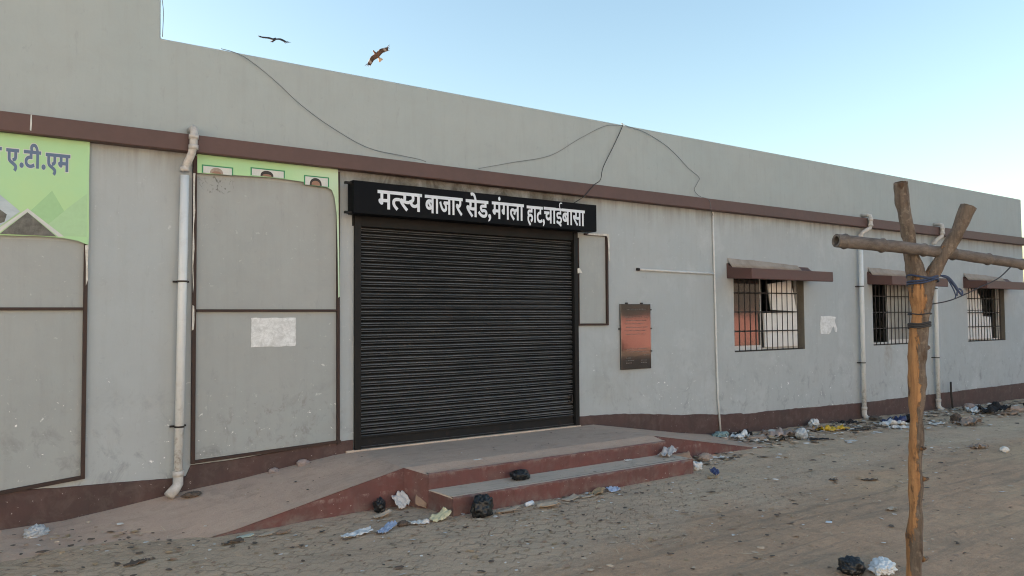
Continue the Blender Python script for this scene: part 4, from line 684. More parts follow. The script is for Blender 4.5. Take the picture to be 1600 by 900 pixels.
# ------------------------------------------------------------------ entrance platform with step and ramps
plat = empty('entrance_platform', (4.9, -0.8, 0), 'red sided concrete entrance platform with one step and side ramps before the shutter', 'platform')
def grid(mb, x0, x1, fx, nx=40, ny=14, rough=0.006, mi=0):
    """patch between two edges: fx(u) -> (inner point, outer point)"""
    vv = []
    for i in range(nx + 1):
        a, b = fx(x0 + (x1 - x0) * i / nx)
        for k in range(ny + 1):
            t = k / ny; p = Vector(a).lerp(Vector(b), t)
            p.z += rough * noise.noise(Vector((p.x * 2.1, p.y * 2.1, 3))) * min(1, 4 * t * (1 - t) + 0.15)
            vv.append(p)
    N = ny + 1
    mb.add(vv, [(i * N + k, i * N + k + 1, (i + 1) * N + k + 1, (i + 1) * N + k) for i in range(nx) for k in range(ny)], mi)
def lin(P, x):
    for (a, za), (b, zb) in zip(P, P[1:]):
        if x <= b: return za + (zb - za) * (x - a) / (b - a)
    return P[-1][1]
deck = MB()
grid(deck, 3.25, 6.42, lambda x: ((x, 0.06 if 3.22 < x < 6.16 else 0.0, 0.358), (x, -1.03, 0.345)))
def chip(x, s):
    """how far the worn nosing has crumbled back at x"""
    c = max(0.0, noise.noise(Vector((x * 2.6, s, 0))) - 0.18) * 0.05 + max(0.0, noise.noise(Vector((x * 9.0, s, 5))) - 0.25) * 0.035
    return min(0.032, c) + 0.003 * abs(noise.noise(Vector((x * 22, s, 2))))
NF = 150
def nosing(mb, x0, x1, yf, zt, s, skew=0.0):
    """front edge strip: riser top, rounded nosing, back of the nosing"""
    vv = []
    for i in range(NF + 1):
        x = x0 + (x1 - x0) * i / NF; c = chip(x, s); y = yf + skew * (i / NF)
        vv += [(x, y, zt - 0.016 - c * 0.9), (x, y + 0.003 + c * 0.25, zt - 0.006 - c * 0.55), (x, y + 0.010 + c, zt - c * 0.10), (x, y + 0.055, zt + 0.001)]
    for k in range(3):
        mb.add(vv[:], [(i * 4 + k, (i + 1) * 4 + k, (i + 1) * 4 + k + 1, i * 4 + k + 1) for i in range(NF)], 1 if k < 2 else 0)
deck.add([(3.25, -1.03, 0.345), (3.392, -1.187, 0.311), (6.42, -1.187, 0.311), (6.42, -1.03, 0.345)], [(0, 1, 2, 3)])
nosing(deck, 3.392, 6.42, -1.242, 0.310, 1.0)
deck.add([(3.25, -1.03, 0.345), (3.392, -1.242, 0.294), (3.392, -1.187, 0.3112)], [(0, 1, 2)])
deck.build('deck', ['platform_top', 'red_paint'], plat, loc=(4.9, -0.6, 0.35), smooth=True)
rw = [(-3.0, 0.01), (0.2, 0.05), (0.65, 0.06), (1.0, 0.10), (1.49, 0.165), (2.0, 0.215), (3.0, 0.345), (3.25, 0.357)]
rf = [(-3.0, -0.03), (1.45, -0.02), (1.75, 0.028), (3.25, 0.345)]
rl = MB(); grid(rl, -3.0, 3.25, lambda x: ((x, 0.0, lin(rw, x)), (x, -1.03 + 0.12 * smoothstep(1.7, 1.0, x), lin(rf, x))), 120, 20, 0.012)
rl.build('ramp', 'platform_top', plat, loc=(2.4, -0.5, 0.1), smooth=True)
rr_ = MB(); qw = [(6.42, 0.358), (7.96, 0.115), (8.75, 0.015), (9.2, -0.05)]; qf = [(6.42, 0.338), (8.3, 0.01), (9.2, -0.06)]
grid(rr_, 6.42, 9.2, lambda x: ((x, 0.0, lin(qw, x)), (x, -1.0 + 0.02 * (x - 6.4), lin(qf, x))), 40, 12, 0.010)
rr_.build('ramp', 'platform_top', plat, loc=(7.4, -0.5, 0.1), smooth=True)
sd_ = MB()                                         # red painted sides
def strip(mb, pts):
    n = len(pts); vv = []
    for x, y, z in pts: vv += [(x, y, -0.15), (x, y, z)]
    mb.add(vv, [(2 * i, 2 * i + 2, 2 * i + 3, 2 * i + 1) for i in range(n - 1)])
strip(sd_, [(1.3 + 1.95 * i / 30, -1.03, lin(rf, 1.3 + 1.95 * i / 30) - 0.002) for i in range(31)] + [(3.392, -1.242, 0.294)])
strip(sd_, [(3.392 + 3.028 * i / NF, -1.242, 0.294 - 0.9 * chip(3.392 + 3.028 * i / NF, 1.0)) for i in range(NF + 1)] + [(6.42, -1.0, 0.336)])
strip(sd_, [(6.42 + 2.1 * i / 30, -1.0 + 0.02 * 2.1 * i / 30, lin(qf, 6.42 + 2.1 * i / 30) - 0.002) for i in range(31)])
sd_.build('side_wall', 'red_paint', plat, loc=(4.9, -1.2, 0))
st = MB()
strip(st, [(3.39, -1.241, 0.158), (3.425, -1.615, 0.146)] + [(3.425 + 3.015 * i / NF, -1.615 - 0.010 * i / NF, 0.146 - 0.9 * chip(3.425 + 3.015 * i / NF, 7.0)) for i in range(NF + 1)] + [(6.432, -1.241, 0.158)])
so = st.build('step', 'red_paint', plat, loc=(4.9, -1.43, 0))
tr = MB(); grid(tr, 3.392, 6.434, lambda x: ((x, -1.2425, 0.164), (x + 0.03 * (1 - (x - 3.4) / 3.0), -1.558, 0.163)), 40, 6, 0.003)
nosing(tr, 3.425, 6.44, -1.615, 0.162, 7.0, -0.010)
tr.add([(3.39, -1.241, 0.158), (3.425, -1.615, 0.146), (3.428, -1.555, 0.163), (3.394, -1.2425, 0.164)], [(0, 1, 2, 3)])
tr.build('tread', ['step_top', 'red_paint'], so, loc=(4.9, -1.43, 0.16), smooth=True)

# ------------------------------------------------------------------ sign over the shutter
sign = empty('shop_sign', (4.73, -0.2, 2.77), 'long black signboard with white painted lettering above the rolling shutter', 'sign')
sp = MB(); vv = []; n = 60
for i in range(n + 1):
    x = 3.12 + 3.22 * i / n; j = 0.004 * noise.noise(Vector((x * 3, 0, 0)))
    vv += [(x, -0.19, 2.765), (x, -0.205, 2.77), (x, -0.205 , 3.095 + j), (x, -0.19, 3.10 + j), (x, -0.058, 3.10 + j), (x, -0.058, 2.765)]
ff = [(i * 6 + k, (i + 1) * 6 + k, (i + 1) * 6 + (k + 1) % 6, i * 6 + (k + 1) % 6) for i in range(n) for k in range(6)] + [tuple(range(6)), tuple(n * 6 + k for k in range(5, -1, -1))]
sp.add(vv, [f[::-1] for f in ff]).build('panel', 'sign_black', sign, loc=(4.73, -0.2, 2.77))
tx = MB(); EM = 0.290; BASE = 2.835
def word(keys, x0, x1, base):
    adv = []
    for kx in keys:
        v = [tuple(int(t) for t in p.split(',')) for p in GLYPHS[kx][0].split()]
        adv.append(0 if kx in 'ंे' else max(a for a, b in v) - (0 if kx == ',' else 30))
    sx = (x1 - x0) / (sum(adv) / 1000); x = x0
    for i, kx in enumerate(keys):
        tx.glyph(kx, x, base, sx, EM, -0.2065 - 0.0006 * (i % 3)); x += adv[i] / 1000 * sx
word(['म', 'त्', 'स्', 'य'], 3.385, 3.885, BASE + 0.0)
word(['ब', 'ा', 'ज', 'ा', 'र'], 3.93, 4.39, BASE - 0.002)
word(['स', 'े', 'ड', ','], 4.44, 4.77, BASE - 0.006)
word(['म', 'ं', 'ग', 'ल', 'ा'], 4.785, 5.22, BASE - 0.004)
word(['ह', 'ा', 'ट', ','], 5.27, 5.53, BASE - 0.012)
word(['च', 'ा', 'ई', 'ब', 'ा', 'स', 'ा'], 5.52, 6.145, BASE - 0.008)
tx.build('lettering', 'letter_white', sign, loc=(4.73, -0.207, 2.83))
for zz in (2.775, 3.075):
    MB().box(3.045, 3.12, -0.17, -0.13, zz - 0.012, zz + 0.012).build('bracket', 'black_metal', sign, loc=(3.08, -0.15, zz), bevel=0.003)

# ------------------------------------------------------------------ hoarding frames and torn printed sheets
def bar(mb, p, q, w, y0, y1):
    p, q = Vector((p[0], 0, p[1])), Vector((q[0], 0, q[1])); d = (q - p).normalized(); nrm = Vector((-d.z, 0, d.x)) * (w / 2)
    a = [p - nrm, q - nrm, q + nrm, p + nrm]
    mb.add([(t.x, y0, t.z) for t in a] + [(t.x, y1, t.z) for t in a], [(0, 1, 2, 3), (7, 6, 5, 4), (0, 4, 5, 1), (1, 5, 6, 2), (2, 6, 7, 3), (3, 7, 4, 0)])
hf = MB()
bar(hf, (0.785, 0.385), (0.785, 2.40), 0.03, -0.035, -0.001); bar(hf, (-1.9, 1.80), (0.77, 1.805), 0.024, -0.030, -0.002)
bar(hf, (-1.9, 0.15), (0.80, 0.40), 0.030, -0.033, -0.003); bar(hf, (-1.9, 0.15), (-1.9, 3.22), 0.03, -0.0345, -0.0015)
fr_ = hf.build('hoarding_frame', 'angle_iron', loc=(-0.5, -0.02, 0.2), bevel=0.002)
MB().prism([(-1.885, 0.17), (0.77, 0.405), (0.77, 2.37), (-1.885, 2.37)], 'y', -0.001, -0.004).build('backing_sheet', 'sheet_grey', fr_)
tag(fr_, 'rusty angle iron frame under the green banner left of the first drainpipe', 'frame')
hf = MB()
bar(hf, (1.655, 0.41), (1.65, 3.2), 0.034, -0.035, -0.001); bar(hf, (1.672, 1.79), (3.02, 1.79), 0.024, -0.030, -0.002)
bar(hf, (1.64, 0.425), (3.06, 0.475), 0.028, -0.033, -0.003); bar(hf, (3.035, 0.45), (3.03, 3.2), 0.028, -0.0345, -0.0015)
fr_ = hf.build('hoarding_frame', 'angle_iron', loc=(2.34, -0.02, 0.42), bevel=0.002)
MB().prism([(1.672, 0.44)] + [(x, max(0.452 + 0.028 * (x - 1.67) / 1.35, plinth_top(x) + 0.004)) for x in [1.75 + 0.125 * t for t in range(11)]] + [(3.022, 3.0), (2.9, 3.03), (1.672, 3.06)], 'y', -0.001, -0.004).build('backing_sheet', 'sheet_grey', fr_)
tag(fr_, 'tall rusty angle iron frame holding the torn portrait banner beside the shutter', 'frame')
hf = MB()
bar(hf, (6.19, 1.615), (6.68, 1.612), 0.026, -0.03, -0.002); bar(hf, (6.67, 1.60), (6.675, 2.76), 0.028, -0.033, -0.001); bar(hf, (6.30, 2.752), (6.66, 2.752), 0.024, -0.031, -0.002); bar(hf, (6.198, 1.60), (6.198, 2.70), 0.012, -0.029, -0.003)
sf = hf.build('hoarding_frame', 'angle_iron', loc=(6.43, -0.02, 1.61), bevel=0.002)
MB().prism([(6.205, 1.63), (6.655, 1.63), (6.66, 2.74), (6.205, 2.74)], 'y', -0.001, -0.004).build('backing_sheet', 'sheet_grey', sf)
tag(sf, 'small empty metal frame with white torn flex on its edges right of the shutter', 'frame')
rg = MB()
def rag(mb, pts, y, t=0.004):
    """irregular torn strip with a ragged edge, t thick"""
    mb.prism(pts, 'y', y, y - t)
rag(rg, [(6.36, 2.762), (6.64, 2.772), (6.70, 2.77), (6.705, 2.62), (6.70, 2.56), (6.715, 2.43), (6.69, 2.425), (6.685, 2.58), (6.675, 2.72), (6.655, 2.744), (6.40, 2.742), (6.33, 2.748)], -0.036)
rag(rg, [(6.165, 2.31), (6.20, 2.32), (6.225, 2.285), (6.245, 2.255), (6.20, 2.262), (6.17, 2.25)], -0.036)
rg.build('torn_flex', 'flex_white', sf, loc=(6.43, -0.036, 2.4))

def sheet(name, outline, mat, y, label, cat, loc):
    """printed flex sheet: triangulated outline with ripples and a few millimetres of thickness"""
    mb = MB(); mb.prism(outline, 'y', y, y - 0.004)
    o = mb.build(name, mat, loc=loc); return tag(o, label, cat)
bl = sheet('banner', [(-1.9, 3.235), (0.80, 3.232), (0.797, 2.9), (0.803, 2.42), (0.80, 2.345), (0.775, 2.352), (0.72, 2.375), (0.62, 2.392), (0.45, 2.398), (0.2, 2.392), (-0.4, 2.38), (-1.9, 2.36)], 'green', -0.038, 'green printed banner with blue lettering and photo diamonds at the far left', 'banner', (-0.5, -0.04, 2.36))
def flat(name, pts, mat, y, parent, t=0.0012):
    return MB().prism(pts, 'y', y, y - t).build(name, mat, parent, loc=(sum(p[0] for p in pts) / len(pts), y, min(p[1] for p in pts)))
flat('printed_panel', [(0.22, 2.41), (0.53, 2.78), (0.66, 2.54), (0.60, 2.41)], 'green_mid', -0.0422, bl)
flat('printed_panel', [(0.42, 2.41), (0.66, 2.66), (0.785, 2.78), (0.785, 2.41)], 'green_pale', -0.0436, bl, 0.001)
flat('photo_border', [(-0.2, 2.40), (0.12, 2.405), (0.36, 2.62), (0.62, 2.405), (0.58, 2.40), (0.36, 2.59), (0.16, 2.40)], 'print_white', -0.0449, bl)
flat('printed_photo', [(0.175, 2.402), (0.36, 2.588), (0.565, 2.402)], 'photo_dark', -0.0449, bl)
flat('printed_photo', [(-0.5, 2.41), (0.12, 2.412), (0.31, 2.59), (0.10, 2.78), (-0.2, 2.80), (-0.5, 2.6)], 'photo_sky', -0.0462, bl)
flat('printed_photo', [(0.02, 2.46), (0.10, 2.45), (0.205, 2.50), (0.22, 2.56), (0.17, 2.60), (0.05, 2.59)], 'photo_dark', -0.0475, bl)
def banner_text(pre, mat, y):
    tb = MB(); s = 0.212
    x = 0.212; sx = 0.139
    for i, kx in enumerate(('ए', '.', 'ट', 'ी', '.', 'ए', 'म')):
        v = [tuple(int(t) for t in p.split(',')) for p in GLYPHS['B' + kx][0].split()]
        tb.glyph(pre + kx, x, 2.958 if i < 5 else 2.952, sx, s, y - 0.0003 * (i % 3)); x += (max(a for a, b in v) + (0 if kx in 'टए' and i in (2, 5) else 25) - (20 if kx == 'ट' else 0)) / 1000 * sx
    tb.glyph(pre + 'न', 0.095, 2.962, sx, s, y)
    return tb
banner_text('H', 'print_white', -0.0425).build('letter_outline', 'print_white', bl, loc=(0.4, -0.0425, 2.97))
banner_text('B', 'print_blue', -0.0440).build('lettering', 'print_blue', bl, loc=(0.4, -0.044, 2.97))
tl = MB()
rag(tl, [(0.775, 2.34), (0.80, 2.345), (0.797, 2.15), (0.80, 2.05), (0.785, 2.0), (0.783, 2.18)], -0.0385); tl.build('torn_edge', 'flex_white', bl, loc=(0.79, -0.04, 2.0))
# the other banner is torn off under a row of portraits
br_out = [(1.665, 3.236), (3.02, 3.236), (3.035, 2.3), (3.04, 1.93), (3.026, 1.92), (3.018, 2.4), (3.006, 2.78), (2.985, 2.93), (2.955, 3.005), (2.90, 3.028), (2.78, 3.052), (2.60, 3.062), (2.45, 3.068), (2.33, 3.070), (2.0, 3.058), (1.80, 3.048), (1.668, 3.046)]
bR = sheet('banner', br_out, 'green_fade', -0.038, 'green torn banner strip with three portrait tops above the tall frame', 'banner', (2.34, -0.04, 3.05))
rg = MB()
rag(rg, [(1.632, 3.04), (1.650, 3.04), (1.645, 2.86), (1.652, 2.7), (1.640, 2.55), (1.648, 2.35), (1.638, 2.2), (1.646, 2.02), (1.638, 1.95), (1.630, 2.3), (1.634, 2.6)], -0.0385)
rag(rg, [(1.636, 1.84), (1.650, 1.83), (1.654, 1.70), (1.648, 1.62), (1.632, 1.61)], -0.0385)
rg.build('torn_edge', 'flex_white', bR, loc=(1.64, -0.04, 1.6))
for (a, b, c, d, kind) in ((1.705, 1.985, 3.052, 3.128, 'photo_grey'), (2.145, 2.475, 3.073, 3.150, 'photo_black'), (2.665, 2.925, 3.032, 3.128, 'photo_black')):
    po = flat('portrait', [(a, c), (b, c if b < 2.9 else c - 0.006), (b, d), (a, d)], 'green_edge', -0.0422, bR)
    flat('background', [(a + 0.013, c + 0.001), (b - 0.013, c + 0.001), (b - 0.013, d - 0.012), (a + 0.013, d - 0.012)], 'print_white', -0.0435, po)
    cx = (a + b) / 2 - 0.01; hw = 0.062 if kind != 'photo_grey' else 0.058; hh = d - c - 0.022
    hair = [(cx + hw * cos(t), c + 0.002 + hh * abs(sin(t)) ** 0.8) for t in [pi * i / 14 for i in range(15)]]
    flat('hair', hair, kind, -0.0448, po)
    top = 0.40 if b < 2.9 else 0.62
    flat('face', [(cx + hw * 0.70 * cos(t), c + 0.0022 + hh * top * abs(sin(t)) ** 0.7) for t in [pi * i / 12 for i in range(13)]], 'photo_skin', -0.0461, po)

# ------------------------------------------------------------------ paper notices and the stone plaque
def notice(outline, label, seed, holes=()):
    mb = MB(); mb.prism(outline, 'y', -0.0048, -0.007)
    return tag(mb.build('notice', 'notice', loc=(outline[0][0], -0.002, outline[0][1])), label, 'notice')
random.seed(3)
def ragged(x0, x1, z0, z1, j, n=9):
    P = []
    for i in range(n): P.append((x0 + (x1 - x0) * i / n, z0 + random.uniform(-j, j)))
    for i in range(n): P.append((x1 + random.uniform(-j, j), z0 + (z1 - z0) * i / n))
    for i in range(n): P.append((x1 - (x1 - x0) * i / n, z1 + random.uniform(-j, j)))
    for i in range(n): P.append((x0 + random.uniform(-j, j), z1 - (z1 - z0) * i / n))
    return P
notice(ragged(2.17, 2.60, 1.445, 1.72, 0.004), 'large rectangular white paper stuck on the wall inside the tall frame', 1)
notice([(11.32, 1.41), (11.55, 1.40), (11.60, 1.43), (11.64, 1.50), (11.70, 1.53), (11.72, 1.44), (11.77, 1.43), (11.79, 1.49), (11.74, 1.58), (11.72, 1.62), (11.77, 1.68), (11.60, 1.70), (11.33, 1.695), (11.31, 1.55)], 'torn white paper stuck on the wall between two barred windows', 2)
pq = empty('stone_plaque', (7.17, -0.02, 1.02), 'polished black stone plaque with worn engraved lines beside the small frame', 'plaque')
MB().box(6.895, 7.435, -0.028, -0.001, 1.02, 1.875).build('slab', 'granite', pq, loc=(7.17, -0.014, 1.02), bevel=0.003)
en = MB(); random.seed(11)
for (za, x0, x1) in [(1.80, 7.0, 7.33)] + [(1.70 - 0.045 * i, 6.97 + 0.02 * (i % 2), 7.37 - 0.03 * (i % 3)) for i in range(6)] + [(1.28, 7.0, 7.36), (1.245, 6.99, 7.38), (1.20, 7.3, 7.4), (1.165, 6.98, 7.06), (1.13, 6.97, 7.10), (1.13, 7.25, 7.36), (1.10, 6.98, 7.08), (1.10, 7.25, 7.34)]:
    x = x0
    while x < x1:                                    # worn, unreadable lines of small strokes
        w = random.uniform(0.008, 0.022)
        en.box(x, x + w, -0.0295, -0.0275, za, za + random.uniform(0.006, 0.011)); x += w + random.uniform(0.004, 0.014)
en.build('lettering', 'engraved', pq, loc=(7.17, -0.029, 1.1))
for x, zz in ((7.01, 1.885), (7.28, 1.885), (6.885, 1.55), (7.445, 1.55), (7.44, 1.80), (7.44, 1.25)):
    MB().box(x - 0.012, x + 0.012, -0.034, 0.0, zz - 0.009, zz + 0.009).build('clip', 'iron', pq, loc=(x, -0.02, zz))

# ------------------------------------------------------------------ drainpipes and conduits
def arc(c, r, a0, a1, ax, ay, n=6):
    c, ax, ay = Vector(c), Vector(ax), Vector(ay)
    return [c + ax * (r * cos(a0 + (a1 - a0) * i / n)) + ay * (r * sin(a0 + (a1 - a0) * i / n)) for i in range(n + 1)]
def drainpipe(xt, xb, ztop, zbot, label, clamps, shoe, spout_x):
    R = 0.038
    root = empty('drainpipe', (xb, -0.08, zbot), label, 'drainpipe', 'drainpipes on the facade')
    p = MB(); p.tube([(xt, -0.075, ztop), (xt * 0.6 + xb * 0.4, -0.077, ztop * 0.6 + zbot * 0.4), (xb, -0.075, zbot + 0.14)], R, 16)
    p.build('pipe', 'pvc', root, loc=(xb, -0.08, zbot), smooth=True)
    e = MB()
    if shoe: e.tube([(xb, -0.075, zbot + 0.20), (xb, -0.075, zbot + 0.10), (xb - 0.02, -0.085, zbot + 0.07), (xb - 0.085, -0.12, zbot + 0.015)], [R + 0.005, R + 0.006, R + 0.006, R + 0.008], 14)
    else: e.tube([(xb, -0.075, zbot + 0.17), (xb, -0.075, zbot + 0.08), (xb + 0.02, -0.10, zbot + 0.03), (xb + 0.03, -0.15, zbot + 0.01)], R + 0.005, 12)
    e.tube([(xb, -0.075, zbot + 0.17), (xb, -0.075, zbot + 0.215)], R + 0.010, 14)
    e.build('shoe', 'pvc_old', root, loc=(xb, -0.08, zbot), smooth=True)
    s = MB()                                          # swan neck that steps round the projecting band
    s.tube([(spout_x + 0.01, 0.0, 3.43), (spout_x + 0.01, -0.11, 3.428), (spout_x + 0.008, -0.158, 3.41), (spout_x, -0.168, 3.37), (spout_x - 0.002, -0.168, 3.27), (spout_x - 0.012, -0.160, 3.20), (xt + 0.018, -0.115, 3.125), (xt + 0.006, -0.085, 3.085), (xt, -0.077, 3.045)], R - 0.004, 14)
    for q, w in (((spout_x, -0.168, 3.345), 0), ((spout_x - 0.002, -0.168, 3.25), 0)):
        s.tube([(q[0], q[1], q[2] - 0.02), (q[0], q[1], q[2] + 0.02)], R + 0.004, 14)
    s.tube([(xt, -0.077, 3.04), (xt, -0.077, 3.085)], R + 0.004, 14)
    s.build('swan_neck', 'pvc_old', root, loc=(xt, -0.1, 3.03), smooth=True)
    for zc_ in clamps:
        xx = xt + (xb - xt) * (ztop - zc_) / (ztop - zbot)
        k = MB(); k.tube([(xx, -0.075, zc_ - 0.008), (xx, -0.075, zc_ + 0.008)], R + 0.005, 14); k.box(xx - 0.068, xx + 0.068, -0.022, -0.001, zc_ - 0.008, zc_ + 0.008)
        k.build('clamp', 'iron', root, loc=(xx, -0.05, zc_))
drainpipe(1.552, 1.520, 3.005, 0.155, 'pale grey drainpipe between the two green banners', (2.05, 0.76), True, 1.605)
drainpipe(12.43, 12.42, 3.02, -0.06, 'pale grey drainpipe between the barred window with white boards and the middle one', (2.2, 0.9), False, 12.60)
drainpipe(14.93, 14.93, 3.02, -0.09, 'pale grey drainpipe between the middle and the farthest barred windows', (2.2, 0.9), False, 15.08)
cd = MB(); cd.tube([(8.725, -0.018, 3.21), (8.735, -0.018, 2.6), (8.745, -0.018, 2.0), (8.755, -0.018, 1.2), (8.765, -0.02, 0.6), (8.80, -0.03, 0.04)], 0.0135, 8)
cd.tube([(7.24, -0.018, 2.335), (7.9, -0.018, 2.325), (8.725, -0.018, 2.318)], 0.0145, 8)
co_ = cd.build('conduit', 'white_pvc', loc=(8.75, -0.018, 0.05), smooth=True)
tag(co_, 'thin white conduit pipe with one side branch above the plaque', 'conduit pipe')
MB().tube([(7.205, -0.018, 2.336), (7.245, -0.018, 2.335)], 0.020, 10).build('end_cap', 'iron', co_, loc=(7.22, -0.018, 2.335))
tag(MB().tube([(15.42, -0.10, -0.12), (15.40, -0.085, 0.2), (15.41, -0.08, 0.42)], 0.018, 8).build('iron_rod', 'iron', loc=(15.42, -0.1, -0.1)), 'short dark iron rod standing out of the ground by the farther drainpipe', 'rod')

def cable(name, pts, r, mat, label):
    P = [Vector(p) for p in pts]; Q = []
    for i in range(len(P) - 1):
        a, b, c, d = P[max(i - 1, 0)], P[i], P[i + 1], P[min(i + 2, len(P) - 1)]
        for t in [k / 6 for k in range(6)]:
            Q.append(0.5 * ((2 * b) + (c - a) * t + (2 * a - 5 * b + 4 * c - d) * t * t + (3 * b - a - 3 * c + d) * t ** 3))
    Q.append(P[-1])
    return tag(MB().tube(Q, r, 6).build(name, mat, loc=P[0], smooth=True), label, 'cable')
A_ = [(1.87, -0.02, 4.241), (2.076, -0.022, 4.207), (2.351, -0.02, 4.046), (2.639, -0.024, 3.827), (2.972, -0.02, 3.642), (3.358, -0.025, 3.486), (3.78, -0.03, 3.445), (3.9, -0.13, 3.407), (3.98, -0.13, 3.392)]
cable('cable', A_, 0.0032, 'cable_grey', 'thin cable sagging down the parapet above the portrait banner and the shutter')
cable('cable', [(4.70, -0.06, 3.405), (5.193, -0.02, 3.535), (5.769, -0.02, 3.686), (6.231, -0.02, 3.951), (6.665, -0.02, 4.173), (6.969, -0.02, 4.225), (7.0, 0.03, 4.262)], 0.003, 'cable_grey', 'thin cable drooping leftward from the roof edge above the sign')
cable('cable', [(7.0, 0.03, 4.265), (6.975, -0.02, 4.215), (6.805, -0.03, 3.932), (6.601, -0.05, 3.625), (6.48, -0.13, 3.44), (6.363, -0.14, 3.36), (6.192, -0.14, 3.202), (6.03, -0.12, 3.10)], 0.0055, 'cable', 'black cable running from the roof edge down to the right sign end')
cable('cable', [(7.02, 0.03, 4.262), (7.084, -0.02, 4.225), (7.413, -0.02, 4.181), (7.841, -0.02, 4.033), (8.221, -0.02, 3.798), (8.443, -0.02, 3.684), (8.40, -0.03, 3.60), (8.332, -0.03, 3.491), (8.45, -0.03, 3.41), (8.517, -0.135, 3.35), (8.56, -0.135, 3.20), (8.72, -0.03, 3.15)], 0.0036, 'cable_grey', 'thin kinked cable running from the roof edge to the thin conduit')
cable('cable', [(1.363, 0.02, 4.62), (1.372, -0.01, 4.473), (1.366, -0.01, 4.25)], 0.003, 'cable_grey', 'short thin cable at the corner of the raised parapet')

# ------------------------------------------------------------------ forked pole with its bamboo rail
pole = empty('forked_pole', (3.96, -5.29, 0), 'forked wooden pole half stripped of bark standing in the dirt', 'pole')
pb = MB()
def curve(pts, n=6):
    P = [Vector(p) for p in pts]; Q = []
    for i in range(len(P) - 1):
        a, b, c, d = P[max(i - 1, 0)], P[i], P[i + 1], P[min(i + 2, len(P) - 1)]
        for t in [k / n for k in range(n)]:
            Q.append(0.5 * ((2 * b) + (c - a) * t + (2 * a - 5 * b + 4 * c - d) * t * t + (3 * b - a - 3 * c + d) * t ** 3))
    return Q + [P[-1]]
tp = curve([(3.958, -5.292, -0.25), (3.965, -5.297, 0.2), (3.990, -5.314, 0.75), (4.002, -5.322, 1.2), (4.022, -5.337, 1.60), (4.030, -5.342, 1.82), (4.010, -5.322, 2.00), (3.990, -5.300, 2.20), (3.976, -5.285, 2.395)], 12)
def rad(z):
    return 0.0355 + 0.003 * sin(z * 5) + 0.004 * smoothstep(0.8, 1.6, z) + 0.012 * math.exp(-((z - 1.84) / 0.10) ** 2) - 0.004 * smoothstep(1.9, 2.05, z)
pb.tube(tp, [rad(p.z) for p in tp], 28, wob=0.012, seed=3)
fp = curve([(4.035, -5.348, 1.74), (4.050, -5.372, 1.86), (4.080, -5.420, 1.97), (4.125, -5.480, 2.10), (4.168, -5.535, 2.255)], 10)
pb.tube(fp, [0.045 - 0.0115 * smoothstep(1.8, 1.98, p.z) for p in fp], 24, wob=0.008, seed=8)
for (x, y, z, s) in ((4.048, -5.362, 1.53, 0.012), (4.022, -5.352, 0.86, 0.011), (4.035, -5.30, 0.62, 0.012), (3.985, -5.365, 1.02, 0.010), (4.030, -5.335, 0.45, 0.011)):    # knots and stubs
    d = (Vector((x, y, z)) - Vector((4.0, -5.32, z))).normalized()
    pb.tube([Vector((x, y, z)) - d * 0.02, Vector((x, y, z)), Vector((x, y, z + 0.006)) + d * 0.014], [s * 1.5, s, s * 0.6], 10, wob=0.003)
po = pb.build('trunk', 'pole', pole, loc=(3.96, -5.29, 0), smooth=True)
for (c, d, r) in ((tp[-1], tp[-1] - tp[-3], 0.0325), (fp[-1], fp[-1] - fp[-3], 0.031)):
    d.normalize(); q = d.orthogonal().normalized(); w = d.cross(q); vv = [c + d * 0.004]; 
    ring = [c + d * (0.0015 + 0.004 * random.random()) + (q * cos(2 * pi * i / 16) + w * sin(2 * pi * i / 16)) * r * random.uniform(0.88, 1.0) for i in range(16)]
    MB().add(vv + ring, [(0, 1 + i, 1 + (i + 1) % 16) for i in range(16)]).build('sawn_end', 'cut_wood', pole, loc=c)
bm_ = MB()
A = Vector((3.523, -5.196, 2.075)); Bv = Vector((4.56, -5.60, 1.972)); ax_ = (Bv - A)
L_ = ax_.length; ax_.normalize(); END = 2.9
pts = []; rs = []; s_ = 0.0
nodes = [0.05, 0.27, 0.52, 0.70, 0.92, 1.14, 1.37, 1.60, 1.84, 2.08, 2.33, 2.6, 2.88]
while s_ <= END:
    rb = 0.0335 - 0.0075 * s_ / 1.1 if s_ < 1.6 else 0.0226 - 0.003 * (s_ - 1.6)
    bumpn = sum(0.0065 * math.exp(-((s_ - q) / 0.010) ** 2) - 0.0016 * math.exp(-((s_ - q - 0.02) / 0.012) ** 2) for q in nodes)
    pts.append(A + ax_ * s_ + Vector((0, 0, 0.008 * sin(s_ * 3.1)))); rs.append(rb + bumpn); s_ += 0.01
rail = empty('bamboo_rail', A, 'weathered bamboo rail lying in the fork of the wooden pole', 'bamboo')
bm_.tube(pts, rs, 20, caps=False, wob=0.003, seed=5)
inner = [(p, r * 0.68) for p, r in zip(pts[:14], rs[:14])]
bm_.tube([p for p, r in inner][::-1], [r for p, r in inner][::-1], 20, caps=False)
N1 = len(pts) * 20
bm_.f += [(k, N1 + 13 * 20 + (20 - k) % 20, N1 + 13 * 20 + (20 - k - 1) % 20, (k + 1) % 20) for k in range(0)]; 
rail_o = bm_.build('cane', 'bamboo', rail, loc=A, smooth=True)
q = ax_.orthogonal().normalized(); w = ax_.cross(q)
lip = MB(); lip.add([A + (q * cos(t) + w * sin(t)) * (rs[0] * 1.0) for t in [2 * pi * i / 20 for i in range(20)]] + [A + (q * cos(t) + w * sin(t)) * (rs[0] * 0.66) for t in [2 * pi * i / 20 for i in range(20)]],
        [(i, (i + 1) % 20, 20 + (i + 1) % 20, 20 + i) for i in range(20)])
lip.build('cut_lip', 'bamboo', rail, loc=A)
c14 = A + ax_ * 0.12
